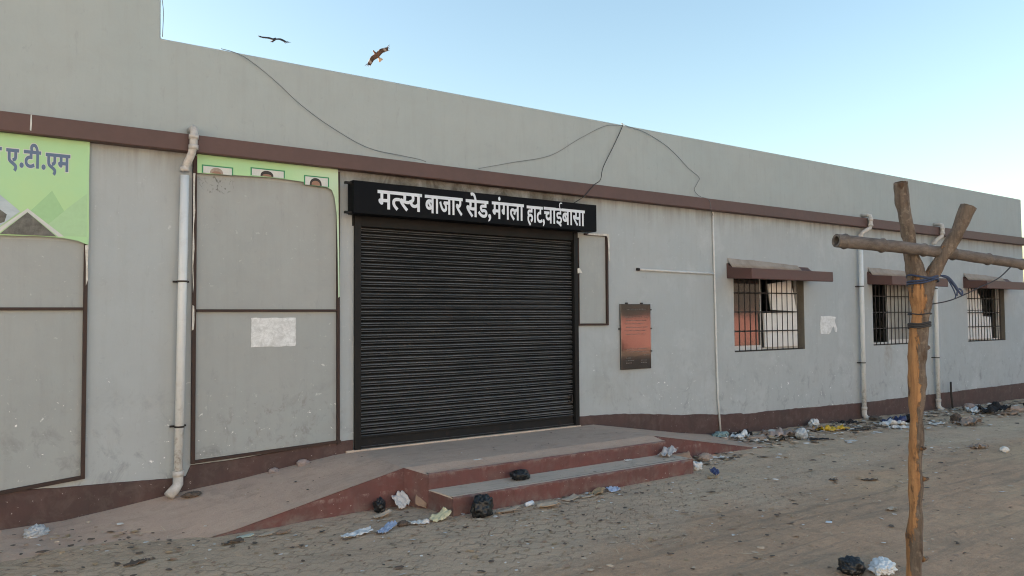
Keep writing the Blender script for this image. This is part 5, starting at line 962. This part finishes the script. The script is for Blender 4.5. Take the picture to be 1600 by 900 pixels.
MB().add([c14 + (q * cos(t) + w * sin(t)) * rs[0] * 0.69 for t in [2 * pi * i / 20 for i in range(20)]], [tuple(range(20))]).build('bore_shade', 'dark', rail, loc=c14)  # near-black disc in the bore, painted as the shade inside

def coil(mb, c, r, turns, dz, rt, tilt=(0, 0), seg=22, ph=0.0):
    P = []
    for i in range(int(turns * seg) + 1):
        t = 2 * pi * i / seg + ph
        P.append(Vector(c) + Vector((r * cos(t), r * sin(t), dz * i / (turns * seg) + tilt[0] * cos(t) + tilt[1] * sin(t) + 0.003 * sin(3 * t))))
    mb.tube(P, rt, 8); return P
rp = MB()
coil(rp, (4.040, -5.355, 1.868), 0.072, 2.0, 0.024, 0.0048, (0.010, -0.008)); coil(rp, (4.040, -5.355, 1.880), 0.074, 1.0, 0.016, 0.0045, (-0.016, 0.010))
rp.tube(curve([(4.085, -5.41, 1.905), (4.12, -5.44, 1.895), (4.155, -5.455, 1.86), (4.18, -5.465, 1.825), (4.200, -5.475, 1.80)]), [0.005] * 4 + [0.008] * 14 + [0.005] * 7, 8)
rp.tube(curve([(4.200, -5.475, 1.80), (4.205, -5.472, 1.825), (4.185, -5.462, 1.835), (4.178, -5.46, 1.80)]), 0.0045, 6)
rp.tube(curve([(4.115, -5.44, 1.893), (4.15, -5.45, 1.845), (4.172, -5.455, 1.805), (4.168, -5.455, 1.788)]), 0.0035, 6)
tag(rp.build('rope', 'blue_rope', loc=(4.04, -5.35, 1.86), smooth=True), 'dark blue rope tied round the fork with one loose end', 'rope')
wp = MB()
wp.tube(curve([(4.055, -5.39, 1.757), (4.12, -5.44, 1.772), (4.20, -5.475, 1.800), (4.30, -5.51, 1.840), (4.42, -5.555, 1.890), (4.50, -5.585, 1.952)]), 0.0032, 6)
coil(wp, (4.030, -5.341, 1.705), 0.0545, 1.1, 0.004, 0.0028)
tag(wp.build('tie_wire', 'wire', loc=(4.1, -5.4, 1.75), smooth=True), 'thin dark wire running from the pole below the fork up to the bamboo', 'wire')
st_ = MB(); coil(st_, (4.026, -5.339, 1.636), 0.052, 3.0, 0.026, 0.0048, (0.002, -0.002))
tag(st_.build('binding_strap', 'cable', loc=(4.026, -5.339, 1.63), smooth=True), 'dark rubber band wound round the pole below the blue rope', 'binding')

# ------------------------------------------------------------------ birds
def bird(mat, label, loc, span, fwd, up, dihedral, sweep, fold, tail_w):
    """x = along the wings, y = forward, z = up: one loft for the body, one for each wing, a fanned tail"""
    mb = MB()
    body = [(-0.20, 0.020), (-0.14, 0.042), (-0.05, 0.066), (0.05, 0.074), (0.13, 0.060), (0.19, 0.040), (0.235, 0.040), (0.265, 0.030), (0.285, 0.013), (0.305, 0.003)]
    mb.tube([(0, y, 0.0) for y, r in body], [r for y, r in body], 12)
    for sgn in (-1, 1):
        secs = []; n = 16
        d = dihedral if sgn < 0 else fold
        for i in range(n + 1):
            t = i / n; x = sgn * (0.02 + 0.64 * t)
            z = 0.02 + d[0] * sin(min(1, t / 0.5) * pi / 2) + d[1] * t * t
            lead = 0.10 + 0.06 * sin(min(1, t / 0.45) * pi / 2) - sweep * max(0, t - 0.4) ** 1.3
            ch = 0.26 * (1 - 0.15 * t) * (1 - max(0, (t - 0.75) / 0.27) ** 2) + 0.012 * (1 if i % 2 else -1) * (t > 0.55)
            th = 0.022 * (1 - t) + 0.004
            secs.append([(x, lead, z), (x, lead - ch * 0.3, z + th), (x, lead - ch, z - 0.006), (x, lead - ch * 0.3, z - th * 0.5)])
        vv = [p for s in secs for p in s]; ff = []
        for i in range(n):
            for k in range(4):
                f = (i * 4 + k, (i + 1) * 4 + k, (i + 1) * 4 + (k + 1) % 4, i * 4 + (k + 1) % 4)
                ff.append(f if sgn < 0 else f[::-1])
        ff.append(tuple(n * 4 + k for k in range(4))); mb.add(vv, ff)
        for fi in range(4):                          # spread finger feathers
            xt = sgn * (0.55 + 0.03 * fi); zt = 0.02 + d[0] + d[1] * 0.9
            y0 = 0.16 - sweep * 0.45 - 0.05 * (3 - fi)
            p0 = Vector((xt, y0, zt)); p1 = p0 + Vector((sgn * (0.10 + 0.03 * fi), -0.06 + 0.02 * fi, d[1] * 0.3))
            mb.tube([p0, p0.lerp(p1, 0.6), p1], [0.016, 0.013, 0.003], 5)
    tw = tail_w; T = [(-0.03, -0.15), (-tw, -0.36), (-tw * 0.5, -0.385), (0, -0.365), (tw * 0.5, -0.385), (tw, -0.36), (0.03, -0.15)]
    mb.prism(T, 'z', -0.008, 0.004)
    o = mb.build('bird', mat, smooth=True)
    s, f, u = Vector(span).normalized(), Vector(fwd).normalized(), Vector(up).normalized()
    f = (f - s * f.dot(s)).normalized(); u2 = s.cross(f)
    o.matrix_world = Matrix(((s.x, f.x, u2.x, loc[0]), (s.y, f.y, u2.y, loc[1]), (s.z, f.z, u2.z, loc[2]), (0, 0, 0, 1)))
    return tag(o, label, 'bird', 'kites circling over the roof')
R_, U_, F_ = r0.copy(), Vector((0, 0, 1)), fh.copy()
bird('feather_dark', 'dark bird seen edge on gliding above the roof edge', (12.0, 29.98, 15.51), R_ * 1.0 - U_ * 0.10, F_ * 0.85 + U_ * 0.62 + R_ * 0.2, U_, (0.03, 0.06), 0.30, (0.05, -0.12), 0.09)
bird('kite', 'brown bird with pale fanned tail banking with both wings spread', (16.25, 27.3, 14.80), R_ * 0.72 + U_ * 0.62, R_ * -0.62 + U_ * 0.48 - F_ * 0.62, U_, (0.10, -0.02), 0.34, (0.10, 0.02), 0.13)

# ------------------------------------------------------------------ things behind the camera
cw = MB(); cw.box(14, 46, -22.25, -22.0, -0.3, 1.65); cw.box(14, 46, -22.30, -21.95, 1.65, 1.72)
tag(cw.build('compound_wall', 'red_wall', loc=(30, -22.1, 0)), 'long red painted compound wall across the market ground mirrored in the window pane', 'compound wall')
hb = MB(); hb.box(-60, 12, -32, -24, -0.3, 7.0); hb.box(-60.2, 12.2, -32.2, -23.8, 7.0, 7.25)  # added unseen hall, a reflector that warms the facade and ground
ho = empty('bounce_hall', (-24, -28, 0), 'added unseen cream hall bouncing warm sunlight onto the grey building and ground', 'building')
hb.build('wall', 'cream', ho, loc=(-24, -28, 0))
for i in range(14): MB().box(-57 + 5 * i, -54.5 + 5 * i, -24.03, -23.99, 0.0 if i % 4 == 1 else 1.2, 2.6).build('door' if i % 4 == 1 else 'window', 'shed_dark', ho, loc=(-55.7 + 5 * i, -24, 0))  # invented openings of the added hall
gs = MB(); gs.prism([(-29, -0.3), (-29, 6.0), (-33, 8.5), (-37, 6.0), (-37, -0.3)], 'x', 4, 80)
tag(gs.build('storage_shed', 'shed_dark', loc=(42, -33, 0)), 'dark sheet metal storage shed beyond the red compound wall', 'shed')

# ------------------------------------------------------------------ litter, piece by piece
def ground_z(x, y):
    if 3.4 < x < 6.44 and -1.62 < y < -1.24: return 0.162
    if 3.25 < x < 6.42 and -1.24 <= y < 0: return 0.352
    return gz(x, y)
def crumple(name, x, y, size, mat, seed, label, cat, rotz=0.0, spiky=0.0, z=None, sharp=1.0, group=None):
    """crumpled bag: a sphere pulled into ridges and creases, flat where it lies"""
    n1, n2 = 60, 36; sx, sy, sz = size; vv = []
    S = Vector((seed * 3.17, seed * 1.31, seed * 2.2))
    for j in range(n2 + 1):
        th = pi * j / n2
        for i in range(n1):
            ph = 2 * pi * i / n1
            d = Vector((sin(th) * cos(ph), sin(th) * sin(ph), cos(th)))
            r = 1.0 + 0.22 * noise.noise(d * 1.3 + S)
            ridge = 0.0; a = 0.30; f = 1.8
            for _ in range(5):
                ridge += a * (abs(noise.noise(d * f + S * 1.7)) - 0.22) * 1.25; a *= 0.62; f *= 2.0
            r += ridge * sharp
            p = d * r
            if spiky and d.z > 0.2: p.z += spiky * max(0, noise.noise(d * 2.4 + S)) ** 0.8 * 1.8
            p = Vector((p.x * sx / 2, p.y * sy / 2, p.z * sz / 2 + sz * 0.36))
            if p.z < 0: p.z *= 0.08
            vv.append(p)
    ff = [(j * n1 + i, (j + 1) * n1 + i, (j + 1) * n1 + (i + 1) % n1, j * n1 + (i + 1) % n1) for j in range(n2) for i in range(n1)]
    R = Matrix.Rotation(rotz, 3, 'Z'); b = Vector((x, y, ground_z(x, y) + 0.001 if z is None else z))
    o = MB().add([R @ p + b for p in vv], ff).build(name, mat, loc=b, smooth=True)
    return tag(o, label, cat, group)
def rumple(name, x, y, size, mat, seed, label, cat, rotz=0.0, h=0.03, lift=0.0, tilt=(0, 0), z=None, ragged_=0.12, n=(16, 10), curl=0.0, group=None, thick=0.0025):
    """a sheet of paper, film, card or leaf: irregular outline, folds, lifted edges and a real thickness"""
    S = Vector((seed * 2.7, seed * 5.1, seed)); w, d = size; vv = []
    for i in range(n[0] + 1):
        for k in range(n[1] + 1):
            u, v = i / n[0] * 2 - 1, k / n[1] * 2 - 1
            e = 1 - ragged_ * (0.5 + noise.noise(Vector((u * 1.6, v * 1.6, 0)) + S)) * max(abs(u), abs(v)) ** 2
            rr = max(abs(u), abs(v)); q = math.hypot(u, v) or 1
            k_ = 0.75 + 0.25 * rr / q
            px, py = u * e * k_ * w / 2, v * e * k_ * d / 2
            zz = h * (abs(noise.noise(Vector((u * 1.7, v * 1.7, 3)) + S)) * 1.3 + 0.5 * abs(noise.noise(Vector((u * 4.5, v * 4.5, 7)) + S)))
            zz += lift * (0.5 + 0.5 * u) ** 2 + curl * (v * v) + tilt[0] * (u + 1) / 2 + tilt[1] * (v + 1) / 2
            vv.append(Vector((px, py, zz + 0.003)))
    N = n[1] + 1
    ff = [(i * N + k, (i + 1) * N + k, (i + 1) * N + k + 1, i * N + k + 1) for i in range(n[0]) for k in range(n[1])]
    R = Matrix.Rotation(rotz, 3, 'Z'); b = Vector((x, y, ground_z(x, y) + 0.002 if z is None else z))
    o = MB().add([R @ p + b for p in vv], ff).build(name, mat, loc=b, smooth=True, solid=thick)
    return tag(o, label, cat, group)

BAGS = 'black polythene bags lying about the entrance'
crumple('plastic_bag', 4.31, -1.37, (0.20, 0.14, 0.105), 'black_film', 1, 'black plastic bag lying on the step tread', 'bag', 0.2, 0.15, group=BAGS)
crumple('plastic_bag', 3.63, -1.76, (0.225, 0.17, 0.20), 'black_film', 2, 'stuffed black plastic bag leaning against the front of the step', 'bag', 0.5, 0.25, group=BAGS)
crumple('plastic_bag', 2.97, -1.12, (0.13, 0.10, 0.125), 'black_film', 3, 'small black plastic bag at the foot of the red ramp side', 'bag', 0.9, 0.35, group=BAGS)
crumple('plastic_bag', 4.79, -4.46, (0.175, 0.14, 0.115), 'black_film', 4, 'black plastic bag next to white crumpled film near the pole', 'bag', -0.3, 0.2, group=BAGS)
crumple('plastic_film', 5.02, -4.54, (0.32, 0.15, 0.075), 'white_film', 5, 'crumpled white plastic film beside a black bag near the pole', 'plastic', 0.45, 0.0, sharp=1.1)
rumple('newspaper', 3.18, -1.12, (0.17, 0.12), 'news', 6, 'crumpled grey newspaper sheet propped near the red corner', 'paper', 0.35, 0.035, 0.03, (0.0, 0.10))
rumple('cardboard', 3.36, -1.17, (0.14, 0.11), 'card', 7, 'brown cardboard flap leaning in the red corner of the platform', 'cardboard', 0.9, 0.01, 0.05, (0.11, 0.03), n=(8, 6), z=0.004)
rumple('paper_sheet', 3.27, -1.66, (0.20, 0.11), 'yellow_paper', 8, 'yellowed paper folded open beside the step corner', 'paper', 0.25, 0.025, 0.05, (0.0, 0.02))
rumple('paper_sheet', 3.06, -1.68, (0.17, 0.10), 'white_paper', 9, 'dirty pale paper behind the long blue wrapper', 'paper', -0.2, 0.03)
rumple('wrapper', 2.52, -1.66, (0.27, 0.10), 'white_film', 10, 'long white wrapper lying left of the blue wrapper on the pavers', 'wrapper', 0.1, 0.028, 0.02)
rumple('wrapper', 2.76, -1.70, (0.24, 0.09), 'blue_film', 12, 'long pale blue wrapper lying on the pavers before the ramp', 'wrapper', 0.65, 0.03, 0.03)
crumple('rag', 2.93, -1.64, (0.10, 0.06, 0.045), 'leaf_dark', 13, 'dark brown clump at the end of the blue wrapper', 'rag', 0.2)
rumple('cardboard', 2.92, -1.30, (0.19, 0.08), 'card_pale', 14, 'pale curled cardboard strip below the small black bag', 'cardboard', 0.15, 0.012, 0.03, n=(10, 6), curl=0.012)
crumple('plastic_bag', 0.44, -0.27, (0.17, 0.13, 0.10), 'clear_film', 15, 'cloudy clear plastic bag at the plinth below the left frame', 'bag', 0.4, 0.3, sharp=1.5)
rumple('leaf', 0.60, -0.40, (0.15, 0.08), 'leaf', 16, 'large yellow brown leaf beside the clear plastic bag', 'leaf', -0.15, 0.025, n=(10, 7))
rumple('broken_board', 1.79, -1.18, (0.145, 0.075), 'sage_board', 17, 'grey green board fragment at the low end of the ramp', 'board', 0.05, 0.006, 0.008, ragged_=0.25, n=(8, 6), thick=0.006)
rumple('cardboard', 1.945, -1.22, (0.13, 0.07), 'card_pale', 18, 'pale cardboard scrap right of the grey green board', 'cardboard', 0.1, 0.01, 0.012, n=(8, 6))
rumple('cardboard', 2.07, -1.25, (0.12, 0.06), 'card', 19, 'brown cardboard scrap second right of the grey green board', 'cardboard', -0.3, 0.014, 0.02, n=(8, 6))
rumple('leaf', 1.66, -1.31, (0.17, 0.06), 'leaf_dark', 20, 'dark rotten leaf left of the grey green board', 'leaf', 0.1, 0.03, n=(9, 6))
rumple('leaf', 0.96, -1.45, (0.16, 0.06), 'leaf_dark', 21, 'dark rotten leaf alone on the pavers below the first drainpipe', 'leaf', 0.3, 0.03, n=(9, 6))
rumple('wrapper', 5.19, -1.71, (0.17, 0.10), 'blue_film', 22, 'small pale blue wrapper before the middle of the step', 'wrapper', 0.1, 0.025, 0.0, (0.0, 0.02))
rumple('leaf', 4.97, -1.72, (0.20, 0.11), 'leaf', 23, 'broad dry leaf left of the small pale blue wrapper', 'leaf', 0.3, 0.03, 0.03, n=(10, 7))
rumple('cardboard', 4.63, -1.74, (0.20, 0.10), 'card_pale', 24, 'pale cardboard scrap under the middle of the step front', 'cardboard', 0.2, 0.012, 0.02, n=(8, 6))
rumple('cardboard', 4.80, -1.78, (0.15, 0.07), 'card_pale', 25, 'narrow pale cardboard scrap beside the broad dry leaf', 'cardboard', -0.2, 0.012, 0.012, n=(8, 6))
rumple('cardboard', 4.27, -1.86, (0.22, 0.13), 'card_pale', 26, 'largest curled cardboard piece below the white paper cup', 'cardboard', -0.35, 0.012, 0.02, n=(9, 7), curl=0.02)
rumple('cardboard', 3.89, -1.78, (0.25, 0.07), 'card_pale', 27, 'long thin cardboard strip right of the stuffed black bag', 'cardboard', -0.25, 0.01, 0.03, n=(10, 5), curl=0.01)
cup = MB(); cup.tube([(4.11, -1.735, 0.022), (4.20, -1.715, 0.024)], [0.018, 0.023], 14)
tag(cup.build('paper_cup', 'letter_white', loc=(4.15, -1.72, 0.002), smooth=True), 'small white paper cup lying on its side near the step front', 'cup')
rumple('plastic_film', 6.32, -1.36, (0.24, 0.15), 'grey_film', 28, 'grey plastic film crumpled on the far end of the step', 'plastic', 0.3, 0.08, 0.05)
crumple('plastic_bag', 6.62, -1.50, (0.15, 0.12, 0.09), 'white_film', 29, 'white plastic bag against the far end of the step', 'bag', 0.5, 0.3, sharp=1.5)
crumple('plastic_bag', 6.66, -1.22, (0.24, 0.12, 0.075), 'white_film', 30, 'bluish white plastic bag squeezed behind the far step end', 'bag', 0.1, 0.2, sharp=1.5)
rumple('cardboard', 6.80, -1.12, (0.28, 0.12), 'card', 31, 'brown cardboard leaning on the right ramp side', 'cardboard', -0.35, 0.02, 0.02, (0.0, 0.09), n=(8, 6))
crumple('sack', 7.15, -1.17, (0.22, 0.14, 0.09), 'sack', 32, 'dusty brown sack scrap heaped by the right ramp', 'sack', 0.2)
rumple('wrapper', 6.53, -1.84, (0.11, 0.08), 'navy_film', 33, 'small navy and white wrapper right of the step', 'wrapper', 0.2, 0.03, 0.02, (0.0, 0.045))
rumple('leaf', 6.42, -1.90, (0.13, 0.07), 'leaf', 34, 'dry curled leaf beside the navy wrapper', 'leaf', 0.1, 0.03, n=(9, 6))
rumple('paper_sheet', 7.42, -1.18, (0.16, 0.07), 'white_paper', 35, 'small white paper scrap beyond the right ramp sack', 'paper', 0.0, 0.02)
rumple('paper_sheet', 5.79, -1.30, (0.12, 0.05), 'white_paper', 36, 'small white paper scrap on the step tread', 'paper', 0.1, 0.015)
rumple('paper_sheet', 3.97, -1.16, (0.10, 0.03), 'white_paper', 37, 'thin white paper strip on the platform edge', 'paper', 0.1, 0.01)
# heap at the foot of the thin conduit and on along the wall
crumple('plastic_film', 8.62, -0.18, (0.30, 0.16, 0.11), 'teal_film', 38, 'teal plastic film bunched at the foot of the thin conduit', 'plastic', 0.1, 0.2, sharp=1.6)
rumple('wrapper', 8.78, -0.34, (0.34, 0.16), 'white_film', 39, 'white wrapper in the heap right of the thin conduit', 'wrapper', -0.4, 0.09, 0.03)
rumple('wrapper', 8.95, -0.28, (0.30, 0.16), 'cloth_black', 40, 'black plastic wrapper lying over the heap right of the conduit', 'wrapper', -0.5, 0.08, 0.04)
crumple('sack', 8.99, -0.52, (0.34, 0.18, 0.07), 'sack', 41, 'dusty brown scrap bundle in the heap beside the conduit', 'sack', -0.3)
rumple('paper_sheet', 8.90, -0.62, (0.26, 0.12), 'white_paper', 42, 'white paper sheet spread before the heap beside the conduit', 'paper', -0.5, 0.04)
rumple('cardboard', 9.15, -0.40, (0.32, 0.14), 'card', 43, 'brown cardboard strip on the heap below the barred window', 'cardboard', -0.4, 0.03, 0.05, n=(8, 6))
rumple('plastic_bag', 9.42, -0.55, (0.46, 0.30), 'pink_film', 44, 'dusty pinkish plastic bag below the barred window with white boards', 'bag', -0.5, 0.11, 0.03)
crumple('plastic_bag', 9.50, -0.86, (0.17, 0.15, 0.17), 'clear_film', 45, 'round clear plastic bag beside the dusty pinkish bag', 'bag', 0.0, 0.1, sharp=0.6)
rumple('wrapper', 9.12, -0.80, (0.22, 0.09), 'cloth_black', 46, 'flat black wrapper before the dusty pinkish bag', 'wrapper', -0.2, 0.03)
rumple('wrapper', 9.55, -1.08, (0.32, 0.10), 'cloth_black', 47, 'flat black strip right of the round clear bag', 'wrapper', -0.5, 0.02)
rumple('plastic_bag', 10.55, -0.62, (0.46, 0.26), 'yellow_film', 48, 'bright yellow plastic bag flattened near the wall', 'bag', -0.4, 0.08, 0.02, ragged_=0.35, n=(24, 14))
rumple('wrapper', 10.85, -0.66, (0.26, 0.12), 'yellow_film', 49, 'torn yellow wrapper right of the bright yellow bag', 'wrapper', -0.5, 0.05)
crumple('plastic_bag', 10.85, -0.16, (0.22, 0.14, 0.13), 'white_film', 50, 'white plastic bag at the plinth behind the yellow bag', 'bag', 0.3, 0.2)
rumple('cardboard', 10.35, -0.46, (0.34, 0.14), 'sack', 51, 'grey brown cardboard behind the bright yellow bag', 'cardboard', -0.5, 0.05, 0.03, n=(8, 6))
rumple('wrapper', 11.60, -0.27, (0.30, 0.16), 'cloth_black', 52, 'black wrapper at the wall left of the second drainpipe', 'wrapper', -0.4, 0.06, 0.03)
rumple('wrapper', 11.00, -0.80, (0.45, 0.10), 'cloth_black', 53, 'long flat black strip before the yellow wrapper', 'wrapper', -0.5, 0.03)
rumple('wrapper', 11.95, -0.80, (0.45, 0.24), 'white_film', 54, 'white plastic wrapper spread before the second drainpipe', 'wrapper', -0.5, 0.10)
rumple('wrapper', 12.35, -0.62, (0.40, 0.22), 'navy_film', 55, 'navy blue wrapper between white film and the pole', 'wrapper', -0.5, 0.10, 0.03)
rumple('paper_sheet', 11.75, -1.05, (0.42, 0.18), 'white_paper', 56, 'white paper lying before the navy blue wrapper', 'paper', -0.5, 0.05)
crumple('plastic_bag', 12.75, -0.72, (0.30, 0.20, 0.15), 'cloth_black', 57, 'black bundle between the navy wrapper and the pole', 'bag', 0.0)
crumple('rag', 12.45, -0.25, (0.26, 0.16, 0.07), 'leaf_dark', 58, 'dark rag at the foot of the second drainpipe', 'rag', 0.0)
rumple('paper_sheet', 12.75, -1.12, (0.34, 0.14), 'white_paper', 59, 'white paper scrap just right of the pole below the third drainpipe', 'paper', -0.3, 0.04)
rumple('sack', 13.05, -1.45, (0.46, 0.30), 'sack', 60, 'dusty brown sack lying in the dirt right of the pole', 'sack', -0.3, 0.14, 0.04)
crumple('rag', 13.25, -1.18, (0.22, 0.16, 0.16), 'leaf_dark', 61, 'dark lump behind the dusty brown sack', 'rag', 0.3)
rumple('cloth', 15.2, -0.90, (0.62, 0.34), 'cloth_black', 62, 'black cloth heaped near the wall below the farthest barred window', 'cloth', -0.3, 0.16, 0.06)
crumple('stone', 15.4, -0.40, (0.26, 0.22, 0.15), 'stone', 63, 'pale stone lying left of the heaped black cloth', 'stone', 0.3, sharp=0.5)
rumple('wrapper', 15.05, -0.72, (0.45, 0.24), 'white_film', 64, 'white wrapper left of the heaped black cloth', 'wrapper', -0.4, 0.10)
rumple('cardboard', 15.15, -1.20, (0.45, 0.22), 'card', 65, 'brown cardboard piece before the heaped black cloth', 'cardboard', -0.4, 0.05, 0.03, n=(8, 6))
crumple('sack', 15.75, -1.02, (0.40, 0.22, 0.12), 'sack', 66, 'dusty sack scrap right of the heaped black cloth', 'sack', -0.4)
crumple('plastic_bag', 16.3, -1.10, (0.30, 0.22, 0.19), 'cloth_black', 67, 'black bag at the far right below the last window', 'bag', -0.4)
rumple('wrapper', 16.0, -1.30, (0.30, 0.15), 'white_film', 68, 'white wrapper before the far black bag', 'wrapper', -0.4, 0.06)
rumple('sack', 10.62, -2.68, (0.24, 0.14), 'sack', 69, 'small grey sack scrap on open dirt right of the pole', 'sack', -0.4, 0.06, 0.02)
crumple('stone', 10.62, -2.98, (0.12, 0.10, 0.075), 'white_paper', 70, 'whitish lump on open dirt right of the pole', 'stone', 0.0, sharp=0.5)
rumple('card', 5.78, -3.66, (0.058, 0.05), 'letter_white', 71, 'small white card lying on the dirt left of the pole', 'card', 0.5, 0.003, n=(4, 4), ragged_=0.03)
rumple('leaf', 6.62, -3.72, (0.14, 0.06), 'card_pale', 72, 'pale leaf on the dirt beside the pole', 'leaf', 0.1, 0.02, n=(9, 6))
rumple('leaf', 7.31, -2.73, (0.12, 0.06), 'leaf_dark', 73, 'dark leaf farther left on the bare dirt', 'leaf', 0.1, 0.02, n=(9, 6))
rumple('leaf', 7.60, -2.96, (0.18, 0.06), 'leaf_dark', 74, 'long dark leaf on the bare dirt just left of the pole', 'leaf', -0.6, 0.02, n=(9, 6))
rumple('cardboard', 9.95, -1.32, (0.20, 0.10), 'white_paper', 75, 'pale scrap lying in the dirt before the yellow bag', 'cardboard', -0.3, 0.02, n=(8, 6))
for i, (x, y, s, lab) in enumerate(((2.38, -0.05, 0.075, 'broken concrete lump against the plinth by the ramp, lower one'), (2.66, -0.06, 0.095, 'broken concrete lump against the plinth by the ramp, upper one'))):
    crumple('rubble', x, y, (s * 1.4, s, s * 0.8), 'stone', 80 + i, lab, 'rubble', 0.4, z=lin(rw, x) - 0.02, sharp=0.5)
crumple('rag', 1.62, -0.16, (0.17, 0.10, 0.05), 'leaf_dark', 83, 'dark lump standing in for the black hole at the foot of the first drainpipe', 'rag', 0.3, z=0.150)  # lump coloured dark to stand for the hole at the pipe foot

# loose crumbs, straw and leaf bits: nobody could count these
random.seed(21); lb = MB(); mats = ['leaf', 'leaf_dark', 'straw', 'card_pale', 'white_paper', 'leaf_dark', 'card']
def bit(x, y, z, s, kind):
    R = Matrix.Rotation(random.uniform(0, 2 * pi), 3, 'Z') @ Matrix.Rotation(random.uniform(-0.3, 0.3), 3, 'X')
    if kind == 2:
        L = s * 2.6; w = 0.0022
        P = [(-L / 2, -w, 0), (0, -w, 0.004), (L / 2, -w, 0), (L / 2, w, 0), (0, w, 0.004), (-L / 2, w, 0)]
        F = [(0, 1, 4, 5), (1, 2, 3, 4)]
    else:
        n = 8; P = [(0, 0, s * random.uniform(0.02, 0.14))] + [(s * 0.5 * random.uniform(0.6, 1.1) * cos(2 * pi * i / n), s * 0.30 * random.uniform(0.5, 1.2) * sin(2 * pi * i / n), random.uniform(0, s * 0.07)) for i in range(n)]
        F = [(0, 1 + i, 1 + (i + 1) % n) for i in range(n)]
    b = Vector((x, y, z + 0.003))
    lb.add([R @ Vector(p) + b for p in P], F, kind)
def area(n, fx, fy, s0, s1, weights, zf=ground_z):
    for _ in range(n):
        x, y = fx(), fy(); bit(x, y, zf(x, y), random.uniform(s0, s1) * random.choice((0.5, 0.7, 1.0)), random.choices(range(7), weights)[0])
U = random.uniform
W0 = (4, 1.2, 3, 4, 0.8, 1.2, 3.5)
area(520, lambda: U(-0.5, 6.5), lambda: -1.25 - abs(random.gauss(0, 1.1)) - (0.4 if False else 0.35), 0.02, 0.065, W0)
area(1300, lambda: U(6.8, 19), lambda: -0.12 - abs(random.gauss(0, 0.5)), 0.04, 0.17, (3, 5, 2, 3, 3, 4, 3), gz)
for cx, cy, sx_, sy_, cnt in ((8.9, -0.45, 0.35, 0.2, 170), (9.5, -0.65, 0.35, 0.25, 110), (10.6, -0.55, 0.5, 0.25, 170), (12.1, -0.7, 0.6, 0.3, 170), (15.3, -0.9, 0.7, 0.3, 180), (13.0, -1.3, 0.5, 0.2, 60), (6.9, -1.2, 0.3, 0.12, 70), (7.4, -1.15, 0.3, 0.1, 40), (10.4, -2.7, 0.6, 0.25, 60), (2.3, -1.55, 0.8, 0.25, 80), (4.4, -1.85, 0.8, 0.15, 80), (0.6, -0.75, 0.6, 0.3, 90), (8.75, -0.3, 0.3, 0.15, 160), (5.2, -3.2, 1.6, 0.7, 160), (8.5, -2.6, 1.8, 0.5, 160), (3.4, -2.9, 1.2, 0.5, 90)):
    area(cnt, lambda: random.gauss(cx, sx_), lambda: min(random.gauss(cy, sy_), -0.05 if cx > 6.5 else -1.28 if cx > 1 else -0.2), 0.04, 0.16 if cx > 6.5 and cy > -2 else 0.085, (3, 4, 1.5, 3, 3, 3, 3), lambda x, y: gz(x, y) + random.uniform(0, 0.035 if cx > 8 else 0.01) + (0.05 if cx < 1 else 0))
area(2200, lambda: U(2, 14), lambda: U(-5.5, -1.75), 0.012, 0.055, (4, 1.6, 4.5, 4, 0.8, 1.6, 3.5))
area(140, lambda: U(-0.4, 1.5), lambda: -0.5 - abs(random.gauss(0, 0.6)), 0.03, 0.10, (3, 6, 2, 1, 0.4, 5, 2), lambda x, y: max(gz(x, y), 0.01 + 0.05 * smoothstep(-0.9, 0, y)))
area(60, lambda: U(3.4, 6.3), lambda: U(-0.9, -0.05), 0.015, 0.05, (2, 4, 3, 1, 0.6, 3, 1))
area(40, lambda: U(3.45, 6.4), lambda: U(-1.55, -1.28), 0.015, 0.045, (2, 4, 3, 1, 0.6, 3, 1))
area(45, lambda: U(2.0, 3.2), lambda: U(-0.9, -0.05), 0.015, 0.05, (2, 4, 2, 1, 0.5, 3, 1), lambda x, y: lin(rw, x) + (lin(rf, x) - lin(rw, x)) * (-y / 1.03) + 0.004)
for cx, cy, sx_, sy_, cnt in ((9.2, -0.6, 0.6, 0.25, 60), (11.2, -0.75, 1.0, 0.3, 80), (14.5, -0.9, 1.2, 0.35, 70), (3.4, -1.9, 0.9, 0.25, 26), (5.6, -1.9, 0.9, 0.2, 18), (7.6, -1.5, 0.7, 0.25, 22), (1.2, -1.3, 0.6, 0.25, 12)):
    area(cnt, lambda: random.gauss(cx, sx_), lambda: min(random.gauss(cy, sy_), -0.05 if cx > 6.6 else -1.68 if cx > 3 else -0.6), 0.05, 0.15 if cx > 8 else 0.08, (1, 0.5, 0.5, 3, 5, 0.5, 2), lambda x, y: gz(x, y) + random.uniform(0.004, 0.03 if cx > 8 else 0.008))
tag(lb.build('ground_litter', mats), kind='stuff')

# white boards standing inside the first and the last window
def board(pts, y, t, label, lean=0.0):
    mb = MB(); mb.prism(pts, 'y', y, y + t)
    o = mb.build('foam_board', 'foam', loc=(pts[0][0], y, pts[0][1]), bevel=0.004)
    return tag(o, label, 'board')
board([(9.99, 1.225), (10.83, 1.225), (10.82, 1.765), (9.97, 1.75)], 0.07, 0.03, 'white foam board standing upright inside the first barred window')
board([(10.16, 1.80), (10.80, 1.775), (10.66, 2.27), (10.08, 2.20)], 0.065, 0.03, 'tilted white foam board resting on another inside the first barred window')
board([(16.36, 1.205), (17.55, 1.205), (17.50, 1.66), (17.15, 1.67), (17.14, 1.79), (16.36, 1.78)], 0.07, 0.03, 'white foam board standing upright inside the farthest barred window')
board([(16.36, 1.80), (17.12, 1.80), (17.10, 2.02), (16.9, 2.22), (16.36, 2.26)], 0.065, 0.03, 'broken white board above another inside the farthest barred window')
